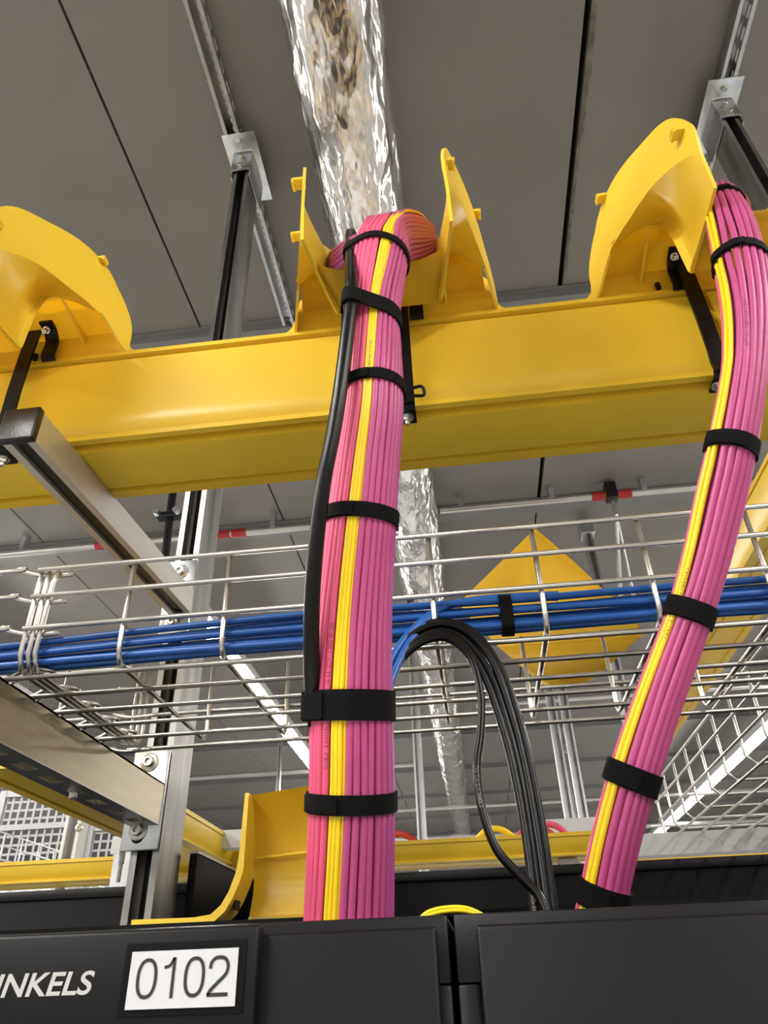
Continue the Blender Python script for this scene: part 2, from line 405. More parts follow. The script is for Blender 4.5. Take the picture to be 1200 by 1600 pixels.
# ------------------------------------------------------------------ cable exits on the duct rim
OUT = [(.4070, .6400), (.4030, .6650), (.4020, .6800), (.4050, .6940), (.4109, .7119), (.4209, .7305), (.4341, .7451), (.4500, .7566), (.4685, .7680),
       (.4900, .7815), (.5132, .7927), (.5350, .7985), (.5569, .7985), (.5720, .7935), (.5829, .7858), (.5960, .7780), (.6074, .7680), (.6160, .7580), (.6215, .7440), (.6232, .7230), (.6229, .7040)]
INNER = [(.6100, .7060), (.6001, .7103), (.5872, .7171)]
CRE = [(.4070, .6400), (.4200, .6600), (.4412, .6784), (.4720, .6988), (.5000, .7090), (.5185, .7139), (.5400, .7200), (.5649, .7247)]
def finu(y): return .0712 + .2686 * (y - .411)
BOT = [(0, (.0700, .4110, .593)), (.16, (.0660, .4500, .601)), (.30, (.0615, .4920, .612)), (.42, (.0572, .5270, .622)), (.45, (.0567, .5310, .626)), (.50, (.0572, .5340, .683)),
       (.55, (.0585, .5370, .711)), (.60, (.0612, .5430, .7295)), (.70, (.0704, .5520, .742)), (.83, (.0876, .5600, .741)), (.93, (.1050, .5640, .729)), (1, (.1125, .5649, .7247))]
def bot(tt):
    for (a, p), (b, q) in zip(BOT, BOT[1:]):
        if tt <= b + 1e-9:
            return V(p).lerp(V(q), (tt - a) / (b - a))
    return V(BOT[-1][1])
def wing_mb(xc, s, th=.0032):
    bm = bmesh.new()
    P = lambda u, y, z: V((xc + s * u, y, z))
    cre = crom([(0, a, b) for a, b in CRE], 6); cv = [bm.verts.new(P(finu(p.y), p.y, p.z)) for p in cre]
    out = crom([(0, a, b) for a, b in OUT], 3)[1:]; ov = [bm.verts.new(P(finu(p.y), p.y, p.z)) for p in out]
    inn = crom([(0, a, b) for a, b in [(.6229, .704)] + INNER + [(.5649, .7247)]], 4)[1:-1]; iv = [bm.verts.new(P(finu(p.y), p.y, p.z)) for p in inn]
    bm.faces.new(cv[:1] + ov + iv + cv[:0:-1])
    N = len(cv); K = 9; prev = cv
    for k in range(1, K + 1):
        row = []
        for i in range(N):
            f = k / K; tt = i / (N - 1)
            if i == N - 1: row.append(cv[-1]); continue
            a = cv[i].co; b0 = bot(tt); b = P(*b0)
            p = a.lerp(b, f)
            bulge = math.sin(PI * f) ** .62 * .019 * math.sin(PI * min(1, tt * 1.06)) * min(1, tt * 2.0)
            p.x -= s * bulge
            row.append(bm.verts.new(p))
        for i in range(N - 1):
            q = [prev[i], prev[i + 1], row[i + 1], row[i]]
            q = [v for j, v in enumerate(q) if v not in q[:j]]
            if len(q) > 2: bm.faces.new(q)
        prev = row
    bmesh.ops.recalc_face_normals(bm, faces=bm.faces)
    bmesh.ops.solidify(bm, geom=bm.faces[:], thickness=th)
    return MB().bm(bm)
def exit_at(xc, label):
    t = thing('cable_exit', label, 'cable exit', (xc, .623, .704), 'drop-out exits on the duct rim')
    # panel standing on the rim
    half = [(.150, .704), (.142, .7065), (.1355, .711), (.131, .718), (.1285, .727), (.1255, .745), (.123, .766), (.117, .774), (.088, .774), (.078, .768), (.074, .747), (.06, .745)]
    pr = half + [(-a, b) for a, b in reversed(half)]
    MB().extrude(pr, (xc, .6222, 0), (1, 0, 0), (0, 0, 1), (0, .003, 0)).build('mounting_panel', 'yellow', t)
    for s in (-1, 1):
        w = wing_mb(xc, s).build('side_wing', 'yellow', t, ang=17)
        for (y, z, dy, dz) in ((.4150, .692, 0, 0), (.5480, .7985, 0, 0)):
            u = finu(y); mb = MB(); mb.rbox(xc + s * (u + .004) - .0065, xc + s * (u + .004) + .0065, y - .0060, y + .0060, z - .0022, z + .0022, .0005, 1)
            mb.rbox(xc + s * (u + .009) - .0015, xc + s * (u + .009) + .0015, y - .0060, y + .0060, z - .0045, z + .0022, .0005, 1)
            mb.build('latch_tab', 'yellow', w)
    # curved floor: lip -> saddle -> back over the rim
    prof = [(.448, .5985, .0645), (.470, .603, .0625), (.500, .612, .0595), (.524, .619, .0572), (.531, .625, .0565), (.5335, .660, .0565), (.5365, .700, .0575), (.543, .7265, .0605), (.550, .742, .0700), (.556, .747, .083), (.562, .748, .103), (.580, .748, .114), (.6290, .7465, .120)]
    bm = bmesh.new(); prev = None
    for y, z, hw in prof:
        row = []
        for k in range(13):
            f = k / 6 - 1
            yy = y + (.010 * (1 - f * f) if y < .5 else 0)
            zz = z + (.008 * abs(f) ** 6 if y < .53 else 0)
            row.append(bm.verts.new((xc + f * (hw - .001), yy, zz)))
        if prev:
            for k in range(12): bm.faces.new((prev[k], prev[k + 1], row[k + 1], row[k]))
        prev = row
    bmesh.ops.solidify(bm, geom=bm.faces[:], thickness=.003)
    MB().bm(bm).build('curved_floor', 'yellow', t, ang=40)
    for s in (-1, 1):
        MB().add([(xc + s * .066, .6222, .742), (xc + s * .066, .556, .742), (xc + s * .066, .6222, .728), (xc + s * .069, .6222, .742), (xc + s * .069, .556, .742), (xc + s * .069, .6222, .728)],
                 [(0, 1, 2), (3, 5, 4), (0, 3, 4, 1), (1, 4, 5, 2), (2, 5, 3, 0)]).build('gusset', 'yellow', t)
    return t
XE = (-.520, -.041, .3355)
ex0 = exit_at(XE[1], 'yellow cable exit on the duct rim that the central pink bundle drops from')
for x, lab in ((XE[0], 'yellow cable exit at the left end of the duct, empty, above the black-capped arm'), (XE[2], 'yellow cable exit that the right pink bundle drops from')):
    e = copy_tree(ex0, (x - XE[1], 0, 0)); e['label'] = lab

# black support brackets round the duct
def duct_bracket(x, label):
    t = thing('duct_bracket', label, 'bracket', (x, .61, .56), 'black brackets hugging the duct')
    w = .0085
    def strip(pts, w=w, th=.004):
        mb = MB(); pts = [V((0, a, b)) for a, b in pts]; vs = []
        for i, p in enumerate(pts):
            tt = (pts[min(i + 1, len(pts) - 1)] - pts[max(i - 1, 0)]).normalized(); nn = V((0, -tt.z, tt.y)) * th / 2
            vs += [(x - w, *(p + nn).yz), (x + w, *(p + nn).yz), (x + w, *(p - nn).yz), (x - w, *(p - nn).yz)]
        fs = []
        for i in range(len(pts) - 1):
            a = 4 * i; fs += [(a + k, a + (k + 1) % 4, a + 4 + (k + 1) % 4, a + 4 + k) for k in range(4)]
        fs += [(3, 2, 1, 0), tuple(4 * (len(pts) - 1) + k for k in range(4))]
        return mb.add(vs, fs)
    strip([(.606, .752), (.605, .70), (.606, .64), (.609, .590), (.612, .572), (.610, .556)]).build('side_strap', 'bracket', t)
    strip([(.612, .560), (.6165, .5535), (.640, .5535)]).build('foot', 'bracket', t)
    mb = MB(); mb.tube(crom([(x + .008, .605, .574), (x + .017, .604, .574), (x + .020, .604, .568), (x + .019, .604, .560), (x + .008, .604, .561)], 5), .0019, 8); mb.build('hook', 'bracket', t)
    hexnut((x - .002, .628, .5515), (0, 0, -1), .005, .005, .009).build('bolt', 'bolt', t)
    return t
def bent_arm(x, label):
    t = thing('duct_clip', label, 'clip', (x, .615, .70), 'bent black clips on the duct rim')
    w = .0085; pts = [(.6165, .699), (.6115, .706), (.6125, .722), (.6115, .732), (.6010, .741), (.588, .7425)]
    mb = MB(); vs = []; P = [V((0, a, b)) for a, b in crom2(pts)]
    for i, p in enumerate(P):
        tt = (P[min(i + 1, len(P) - 1)] - P[max(i - 1, 0)]).normalized(); nn = V((0, -tt.z, tt.y)) * .002
        vs += [(x - w, *(p + nn).yz), (x + w, *(p + nn).yz), (x + w, *(p - nn).yz), (x - w, *(p - nn).yz)]
    fs = [(4 * i + k, 4 * i + (k + 1) % 4, 4 * i + 4 + (k + 1) % 4, 4 * i + 4 + k) for i in range(len(P) - 1) for k in range(4)] + [(3, 2, 1, 0), tuple(4 * (len(P) - 1) + k for k in range(4))]
    mb.add(vs, fs).build('bent_strip', 'bracket', t)
    MB().rbox(x - .026, x - .020, .6165, .6215, .707, .718, .001, 1).build('rim_catch', 'bracket', t)
    hexbolt((x - .002, .598, .7385), (0, -.5, -1), .0032, .005).build('bolt', 'bolt', t)
    return t
def crom2(p): return [(v.x, v.y) for v in crom([(a, b, 0) for a, b in p], 5)]
duct_bracket(-.517, 'black strap bracket on the duct at the left edge, above the black-capped arm')
duct_bracket(-.0305, 'black strap bracket on the duct just behind the central pink bundle')
duct_bracket(.315, 'black strap bracket on the duct behind the right pink bundle')
bent_arm(-.492, 'bent black clip under the left yellow exit')
bent_arm(-.012, 'short black clip on the rim beside the central pink bundle')
bent_arm(.307, 'bent black clip under the right yellow exit')

# ------------------------------------------------------------------ cable bundles
ORD = ['first', 'second', 'third', 'fourth', 'fifth', 'sixth', 'seventh', 'eighth', 'ninth', 'tenth', 'eleventh', 'twelfth', 'thirteenth', 'fourteenth', 'fifteenth']
def frames(C):
    out = []
    for i, c in enumerate(C):
        T = (C[min(i + 1, len(C) - 1)] - C[max(i - 1, 0)]).normalized()
        X = V((1, 0, 0)); X = (X - T * X.dot(T)).normalized(); F = T.cross(X)
        if F.y > 0: F = -F
        out.append((c, X, F, T))
    return out
def hull(P):
    P = sorted(P)
    def half(Q):
        h = []
        for p in Q:
            while len(h) > 1 and (h[-1][0] - h[-2][0]) * (p[1] - h[-2][1]) - (h[-1][1] - h[-2][1]) * (p[0] - h[-2][0]) <= 0: h.pop()
            h.append(p)
        return h[:-1]
    return half(P) + half(P[::-1])
def strap_on(c, X, F, T, circles, h, label, group, tail=True, tilt=0., th=.0014):
    """hook-and-loop band pulled tight round the given cable sections (x, f, r) in the plane at c"""
    pts = []
    for (x, f, r) in circles:
        for k in range(20):
            a = 2 * PI * k / 20; pts.append((x + (r + .0006) * math.cos(a), f + (r + .0006) * math.sin(a)))
    hp = hull(pts); n = len(hp)
    # resample
    q = []
    for i in range(n):
        a, b = hp[i], hp[(i + 1) % n]; L = math.dist(a, b); m = max(1, int(L / .002))
        q += [(a[0] + (b[0] - a[0]) * k / m, a[1] + (b[1] - a[1]) * k / m) for k in range(m)]
    n = len(q); cx = sum(p[0] for p in q) / n; cy = sum(p[1] for p in q) / n
    def off(p, d): L = math.hypot(p[0] - cx, p[1] - cy); return (p[0] + (p[0] - cx) / L * d, p[1] + (p[1] - cy) / L * d)
    def W(p, s): return c + X * p[0] + F * p[1] + T * (s + tilt * p[0])
    t = thing('cable_strap', label, 'strap', c, group)
    mb = MB(); vs = []
    for p in q: vs += [W(p, -h / 2), W(p, h / 2), W(off(p, th), h / 2), W(off(p, th), -h / 2)]
    fs = [(4 * i + k, 4 * i + (k + 1) % 4, 4 * ((i + 1) % n) + (k + 1) % 4, 4 * ((i + 1) % n) + k) for i in range(n) for k in range(4)]
    mb.add(vs, fs).build('band', 'strap', t, ang=40)
    if tail:
        i0 = max(range(n), key=lambda i: q[i][1] * .8 - q[i][0] * .6); seg = [q[(i0 + k) % n] for k in range(-7, 8)]
        mb = MB(); vs = []
        for p in seg: vs += [W(off(p, th), -h / 2 + .0008), W(off(p, th), h / 2 - .0008), W(off(p, th * 2), h / 2 - .0008), W(off(p, th * 2), -h / 2 + .0008)]
        fs = [(4 * i + k, 4 * i + (k + 1) % 4, 4 * i + 4 + (k + 1) % 4, 4 * i + 4 + k) for i in range(len(seg) - 1) for k in range(4)] + [(3, 2, 1, 0), tuple(4 * (len(seg) - 1) + k for k in range(4))]
        mb.add(vs, fs).build('overlap_tail', 'strap', t, ang=40)
    return t

def section(path, c, T, X, F):
    """where a cable's path crosses the plane (c, T)"""
    best = None
    for a, b in zip(path, path[1:]):
        da, db = (a - c).dot(T), (b - c).dot(T)
        if da * db <= 0 and abs(da - db) > 1e-9:
            p = a.lerp(b, da / (da - db))
            if (p - c).length < .09 and (best is None or (p - c).length < (best - c).length): best = p
    return None if best is None else ((best - c).dot(X), (best - c).dot(F))

# ---- central bundle
CEN = [(-.0395, .432, .588), (-.0440, .430, .540), (-.0480, .430, .492), (-.0485, .434, .408), (-.0565, .448, .352), (-.0640, .462, .305), (-.0735, .483, .238), (-.0785, .500, .175), (-.0815, .519, .114), (-.0860, .536, .055), (-.0900, .545, -.02)]
CC = crom(CEN, 6); FR = frames(CC); NS = len(CC)
ZS = [c.z for c in CC]
rad_tab = [(-.02, .0275), (.114, .0272), (.175, .0272), (.305, .0245), (.408, .0218), (.492, .0222), (.54, .0245), (.588, .0265)]
tw_tab = [(-.02, -14), (.114, -9), (.24, -3), (.408, 0), (.492, 18), (.588, 30)]
DC = .00262
def ring_path(th0, CC, FR, radf, twf, r0=0., jit=0., squash=1.):
    P = []
    for (c, X, F, T) in FR:
        a = math.radians(th0 + twf(c.z)); R = radf(c.z) + r0
        a += jit * noise.noise((c.z * 9, th0 * 1.7, 0)) * .05
        P.append(c + X * (R * math.sin(a)) + F * (R * math.cos(a) * squash))
    return P
def top_path(p, a, xc, rnd, side=None):
    """from the duct over the curved floor to the head of the bundle"""
    s = side if side else (1 if math.sin(a) > 0 else -1)
    f = math.cos(a); o = abs(math.sin(a))
    return s, f, o
cables_c = []     # (path, r, mat, label, name)
random.seed(11)
# angles of the ring, left to right, as seen
left_th = [-124, -112, -100, -88, -76, -64, -53, -43, -33, -22]
right_th = [12, 23, 34, 45, 56, 67, 79, 91, 103, 115]
def head(th, p0, R0):
    """points that lead from inside the duct to the ring head p0 (top of the bundle)"""
    a = math.radians(th + 30)
    xl = p0.x + .041      # relative to the exit centre
    if th >= 12:
        k = (th - 12) / 103.
        return [V((.20, .690, .60 + .03 * (1 - k))), V((.060, .648, .735 + .02 * (1 - k))), V((.026, .580, .784 - .012 * k)), V((.0170, .545, .766 - .022 * k)), V((.0150, .505, .724 - .042 * k)), V((-.0020 + .002 * k, .456 + .020 * k, .672 - .038 * k)), V((-.0160 + .006 * k, .427 + .034 * k, .630 - .018 * k))]
    if th <= -70:
        k = (-70 - th) / 54.
        return [V((-.28, .690, .60)), V((-.130, .648, .725)), V((-.104, .582, .776 - .01 * k)), V((-.0985, .545, .752 - .012 * k)), V((-.0975, .500, .682 - .036 * k)), V((-.0885 - .003 * k, .454 + .012 * k, .632 - .022 * k))]
    k = (th + 64) / 42.
    x = p0.x
    return [V((-.24 + .1 * k, .690, .62)), V((-.085 + .08 * k, .655, .74)), V((x - .022 + .035 * k, .580, .790)), V((x - .004 + .022 * k, .500, .738 - .004 * k)), V((x + .002 + .006 * k, .455, .676 + .004 * k))]
def mk_path(th, r0=0., jit=1.):
    ring = ring_path(th, CC, FR, lambda z: lerp(rad_tab, z), lambda z: lerp(tw_tab, z), r0, jit)
    hp = head(th, ring[0], r0)
    start = crom(hp + ring[:3:1], 5)
    cut = start[:len(hp) * 5]
    return cut + ring
nl = len(left_th)
for i, th in enumerate(left_th):
    k = nl - 1 - i
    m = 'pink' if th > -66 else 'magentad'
    col = 'hot pink' if m == 'pink' else 'purple-pink'
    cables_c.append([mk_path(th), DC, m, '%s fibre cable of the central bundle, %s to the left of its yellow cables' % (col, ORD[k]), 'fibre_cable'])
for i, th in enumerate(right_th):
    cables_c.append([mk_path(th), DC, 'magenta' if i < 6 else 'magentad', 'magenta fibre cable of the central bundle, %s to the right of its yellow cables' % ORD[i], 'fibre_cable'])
for i, th in enumerate((-10.5, -5.0, .8, 6.3)):
    cables_c.append([mk_path(th, .0006 if i < 3 else -.0008, .3), .00165, 'ycable', 'thin yellow fibre cable of the central bundle, %s from the left of four' % ORD[i], 'fibre_cable'])
for th in range(-110, 111, 14):
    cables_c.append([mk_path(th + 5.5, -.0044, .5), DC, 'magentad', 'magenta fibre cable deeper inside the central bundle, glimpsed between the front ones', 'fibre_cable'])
for (P, r, m, lab, nm) in cables_c:
    t = thing(nm, lab, 'cable', P[-1], 'yellow cables of the central bundle' if m == 'ycable' else 'inner cables of the central bundle' if 'deeper' in lab else 'pink cables of the central bundle')
    MB().tube(P, r, 10 if r > .002 else 8).build('jacket', m, t, ang=180)
    if 'hot pink' in lab and ORD[0] + ' to' in lab:
        text_on_path(P[25:][::-1], r, 'CABLE 12 CORES OM4 B1a 3b 53-125 4.6 LSZH 12/2022 00122011', .0036, (0, -1, -.2), 'print', t, .155)
    if 'purple-pink' in lab and ORD[6] + ' to' in lab:
        text_on_path(P[25:][::-1], r, 'FIBER CABLE OM4 1200 LSZH CABLE 12 CORES OM4 FIBER CABLE', .0036, (-.75, -1, -.2), 'print', t, .06)
    if m == 'ycable' and ORD[1] + ' from' in lab:
        text_on_path(P[25:][::-1], r, 'FIBER 12 LSZH OS2 FIBER 12 LSZH OS2', .0026, (.1, -1, -.2), 'printy', t, .44)
# thick black cable of the central bundle
BK = [(-.26, .690, .63), (-.105, .655, .742), (-.094, .575, .770), (-.0760, .490, .694), (-.0670, .438, .628)]
def imgpt(px, py, y):
    r_ = right * ((px - 600) / 1131.4) + down * ((py - 800) / 1131.4) + fwd
    return r_ * (y / r_.y)
BK = BK + [imgpt(549, 430, .403), imgpt(549, 470, .400), imgpt(545, 505, .400), imgpt(533, 600, .405), imgpt(520, 680, .412), imgpt(506, 750, .419), imgpt(494, 850, .434), imgpt(487, 950, .452), imgpt(487, 1040, .470), imgpt(490, 1100, .486), imgpt(497, 1160, .510), imgpt(510, 1230, .545), imgpt(512, 1420, .56)]
BKP = crom(BK, 6)
t = thing('power_cable', 'thick black cable running down the left side of the central pink bundle', 'cable', BKP[-1])
MB().tube(BKP, .0058, 14).build('jacket', 'bcable', t, ang=180)

def near(zv):
    i = min(range(NS), key=lambda i: abs(CC[i].z - zv)); return FR[i]
STR = [(.574, .0075, 'topmost strap, just under the bend', True), (.487, .0165, 'second strap from the top, broad', True), (.412, .0095, 'third strap from the top', False), (.307, .0115, 'fourth strap, above the wire tray', False),
       (.1735, .0205, 'broadest strap, below the wire tray', True), (.1135, .0125, 'lowest strap, just above the black rack', False)]
for z, h, lab, blk in STR:
    c, X, F, T = near(z); c = c + T * ((z - c.z) / T.z)
    circ = []
    for (P, r, m, l2, nm) in cables_c:
        q = section(P[25:], c, T, X, F)
        if q: circ.append((*q, r))
    if blk:
        q = section(BKP[20:], c, T, X, F)
        if q: circ.append((*q, .0058))
    circ.append((0, -.004, lerp(rad_tab, z) * .97))
    strap_on(c, X, F, T, circ, h, 'black hook-and-loop strap on the central pink bundle, ' + lab, 'straps on the central bundle', tail=h > .009)

# ---- right bundle
CENR = [imgpt(1122, 312, .470), imgpt(1140, 352, .446), imgpt(1157, 415, .428), imgpt(1166, 480, .424), imgpt(1165, 550, .426), imgpt(1157, 620, .432), imgpt(1142, 700, .442), imgpt(1124, 780, .455), imgpt(1103, 870, .469), imgpt(1078, 958, .483), imgpt(1048, 1040, .496), imgpt(1017, 1125, .508), imgpt(988, 1215, .520), imgpt(962, 1310, .533), imgpt(942, 1400, .545), imgpt(928, 1470, .553)]
CR = crom(CENR, 5); FRR = frames(CR)
def arc(C):
    L = [0.]
    for a, b in zip(C, C[1:]): L.append(L[-1] + (b - a).length)
    return L
LR = arc(CR); LT = LR[-1]
def radr(i): return lerp([(0, .0160), (.12, .0180), (.25, .0185), (.40, .0140), (.55, .0150), (.68, .0128), (.85, .0140), (1, .0130)], LR[i] / LT)
def ringR(th, r0=0., jit=1., tw=None):
    P = []
    for i, (c, X, F, T) in enumerate(FRR):
        a = math.radians(th + (lerp([(0, -4), (.25, -10), (.4, 0), (.7, 0), (1, 12)], LR[i] / LT)))
        a += jit * .14 * noise.noise((LR[i] * 9, th * .37, 2))
        R = radr(i) + r0 + jit * .0008 * noise.noise((LR[i] * 7, th, 5))
        P.append(c + X * (R * math.sin(a)) + F * (R * math.cos(a)))
    return P
cables_r = []
ths = [-100, -32, -13, 6, 25, 44, 63, 82, 101]
for i, th in enumerate(ths):
    ring = ringR(th)
    k = (th + 100) / 201.; s = 1 if th > 30 else -1
    if s < 0: hp = [V((.12, .69, .62)), V((.278, .655, .735)), V((.290 + .02 * k, .58, .775)), V((.312 + .03 * k, .51, .712 - .01 * k))]
    else: hp = [V((.56, .69, .62)), V((.395, .655, .735)), V((.388, .58, .782 - .02 * k)), V((.357, .512, .722 - .02 * k))]
    start = crom(hp + ring[:4], 5)[:len(hp) * 5]
    lab = 'red-pink fibre cable left of the yellow cables of the right bundle' if i == 0 else 'magenta fibre cable of the right bundle, %s to the right of its yellow cables' % ORD[i - 1]
    cables_r.append([start + ring, .00275 if i else .0022, 'pink' if i == 0 else 'magenta', lab])
for th in range(-105, 106, 30):
    ring = ringR(th, -.0052, .5); s = 1 if th > 30 else -1
    hp = [V((.12, .69, .62)), V((.278, .655, .735)), V((.30, .58, .772)), V((.325, .51, .705))] if s < 0 else [V((.56, .69, .62)), V((.395, .655, .735)), V((.375, .58, .765)), V((.343, .515, .698))]
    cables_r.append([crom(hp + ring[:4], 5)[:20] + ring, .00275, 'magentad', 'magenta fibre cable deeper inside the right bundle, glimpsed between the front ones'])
for i, th in enumerate((-70, -55)):
    ring = ringR(th, .0012, .2)
    hp = [V((.12, .69, .62)), V((.278, .655, .735)), V((.290, .58, .772)), V((.306, .51, .712))]
    cables_r.append([crom(hp + ring[:4], 5)[:20] + ring, .0021, 'ycable', 'yellow fibre cable of the right bundle, %s of two' % ('left' if i == 0 else 'right')])
for j, (P, r, m, lab) in enumerate(cables_r):
    t = thing('fibre_cable', lab, 'cable', P[-1], 'yellow cables of the right bundle' if m == 'ycable' else 'inner cables of the right bundle' if 'deeper' in lab else 'magenta cables of the right bundle')
    MB().tube(P, r, 12).build('jacket', m, t, ang=180)
    if j == 2: text_on_path(P[::-1], r, 'OPTICAL FIBER CABLE OM4', .0038, (-.2, -1, -.1), 'print', t, .43)
    if lab.startswith('yellow') and j == len(cables_r) - 1: text_on_path(P[::-1], r, 'FIBER CABLE OS2 12 LSZH FIBER CABLE', .0030, (-.15, -1, -.1), 'printy', t, .20)
def nearR(px, py):
    tgt = imgpt(px, py, .47); d = tgt.normalized()
    i = min(range(len(CR)), key=lambda i: (CR[i].normalized() - d).length); return FRR[i]
for (px, py, h, lab) in ((1131, 322, .0075, 'topmost strap, against the yellow exit'), (1157, 415, .0105, 'second strap from the top'), (1142, 700, .0120, 'third strap, just below the duct'), (1077, 958, .0145, 'fourth strap, over the blue cables'), (988, 1215, .0150, 'fifth strap, below the wire tray'), (943, 1400, .0150, 'lowest strap, at the black rack')):
    c, X, F, T = nearR(px, py); circ = []
    for (P, r, m, lab2) in cables_r:
        q = section(P, c, T, X, F)
        if q: circ.append((*q, r))
    circ.append((0, -.003, .012))
    strap_on(c, X, F, T, circ, h, 'black hook-and-loop strap on the right pink bundle, ' + lab, 'straps on the right bundle')
# loose magenta cables hanging right of the right bundle
for i, pts in enumerate(([(1182, 395, .50), (1190, 430, .49), (1200, 458, .48), (1222, 480, .48), (1255, 470, .50), (1270, 420, .54)], [(1184, 420, .50), (1190, 462, .495), (1202, 488, .49), (1226, 505, .49), (1262, 490, .51), (1280, 430, .55)], [(1184, 440, .505), (1191, 500, .50), (1204, 528, .50), (1230, 536, .50), (1268, 510, .52), (1290, 440, .56)])):
    P = crom([imgpt(*q) for q in pts] + [V((.470 + .006 * i, .598, .722)), V((.476 + .006 * i, .622, .726)), V((.482 + .006 * i, .665, .660))], 8)
    o = tag(MB().tube(P, .0026, 10).build('fibre_cable', 'magentad', ang=180), 'dark magenta cable looping past the right bundle at the picture edge, %s of three' % ('topmost', 'middle one', 'lowest')[i], 'cable', 'looped magenta cables at the right edge'); own(o, P[0])

# ------------------------------------------------------------------ wire basket tray along the row
R0 = .0026
ZB = .271; YF = .6085; YB = .868
t = thing('wire_cable_tray', 'bright steel wire basket tray crossing the picture behind both pink bundles', 'cable tray', (0, .74, ZB))
XS = [-.318 + .1 * k for k in range(0, 13)] + [-.718, -.618, -.518]
for x in XS:
    P = [(x, YF, ZB + .105), (x, YF, ZB + .014), (x, YF + .002, ZB + .006), (x, YF + .008, ZB), (x, YF + .02, ZB - .001), (x, YB - .02, ZB - .001), (x, YB - .008, ZB), (x, YB - .002, ZB + .006), (x, YB, ZB + .014), (x, YB, ZB + .105)]
    MB().tube(P, R0, 8).build('cross_wire', 'wire', t, ang=180)
for xo in (-.402, -.409, -.417):
    P = [(xo + (.004 if xo > -.405 else 0), YF, ZB + .103), (xo, YF, ZB + .09), (xo, YF, ZB + .014), (xo, YF + .008, ZB), (xo, YF + .02, ZB - .001), (xo, YB - .02, ZB - .001), (xo, YB - .008, ZB), (xo, YB, ZB + .014), (xo, YB, ZB + .105)]
    MB().tube(P, R0 * .95, 8).build('cross_wire', 'wire', t, ang=180)
lw = [(YF - .0045, ZB + .104), (YF - .0045, ZB + .0735), (YF - .0045, ZB + .0385)] + [(YF + .012 + .0495 * k, ZB - .0055) for k in range(6)] + [(YB + .0045, ZB + .104), (YB + .0045, ZB + .0735), (YB + .0045, ZB + .0385)]
for (y, z) in lw:
    side = y < YF or y > YB
    if side:
        s = -1 if y < YF else 1
        P = [(-.418, y, z), (.95, y, z)]
        MB().tube(P, R0, 8).build('longitudinal_wire', 'wire', t, ang=180)
        P = [(-.9, y, z + .001), (-.47, y, z + .001), (-.445, y - s * .001, z + .003), (-.425, y - s * .004, z - .002), (-.408, y - s * .008, z - .004), (-.385, y - s * .009, z - .003)]
        MB().tube(crom(P, 4), R0, 8).build('longitudinal_wire', 'wire', t, ang=180)
    else:
        MB().tube([(-.432, y, z), (.95, y, z)], R0, 8).build('longitudinal_wire', 'wire', t, ang=180)
        P = [(-.9, y + .012, z), (-.47, y + .012, z), (-.44, y + .010, z + .004), (-.422, y + .006, z + .010), (-.406, y + .006, z + .011), (-.396, y + .010, z + .010), (-.394, y + .015, z + .009), (-.399, y + .018, z + .008)]
        MB().tube(crom(P, 4), R0, 8).build('longitudinal_wire', 'wire', t, ang=180)

# blue cables lying in it
random.seed(5)
blue = []
slots = [(.619, .2805), (.6255, .2865), (.618, .2935), (.6245, .3005), (.6185, .3060), (.633, .281), (.634, .2935), (.6405, .286), (.6325, .302)]
pos = ['lowest at the front', 'second lowest', 'middle one at the front', 'second from the top', 'topmost at the front', 'low one in the second row', 'middle one of the second row', 'one of the third row', 'upper one of the second row']
for i, (y, z) in enumerate(slots):
    P = []
    for k in range(27):
        x = -.95 + 1.9 * k / 26
        e = lerp([(-.95, -.006), (-.45, -.0035), (-.25, .0), (.1, .0005), (.5, .0), (.95, .001)], x)
        sp = lerp([(-.95, .72), (-.4, .8), (-.15, 1.12), (.07, .9), (.35, 1.0), (.95, 1.15)], x)
        P.append(V((x, y + .002 * noise.noise((x * 4, i * 3.1, 0)), .2905 + (z - .2905) * sp + e + .0022 * noise.noise((x * 4.5, i * 5.7, 2)))))
    P = crom(P, 3); blue.append(P)
    o = tag(MB().tube(P, .0034, 10).build('network_cable', 'blue', ang=180), 'blue network cable lying in the wire tray, ' + pos[i], 'cable', 'blue cables in the wire tray'); own(o, P[0])
circ = []; cst = V((.0485, .627, .2905)); T_ = V((1, 0, -.03)).normalized(); X_ = V((0, 1, 0)); F_ = V((0, 0, 1))
for P in blue:
    q = section(P, cst, T_, X_, F_)
    if q: circ.append((*q, .0036))
strap_on(cst, X_, F_, T_, circ, .0115, 'black hook-and-loop strap around the blue cables in the wire tray', 'strap on the blue cables', tail=False)
# two blue cables dropping behind the central bundle
for i in range(2):
    P = crom([(.10, .628 + .006 * i, .312), (.03, .628, .314), (-.012, .618, .302), (-.030 - .006 * i, .603, .278), (-.048 - .008 * i, .588, .245), (-.062 - .006 * i, .575, .20), (-.070, .565, .13), (-.072 + .004 * i, .56, .02)], 8)
    o = tag(MB().tube(P, .0034, 10).build('network_cable', 'blue', ang=180), 'blue cable dropping from the tray behind the central bundle, %s of two' % ('right' if i == 0 else 'left'), 'cable', 'blue drop cables'); own(o, P[-1])
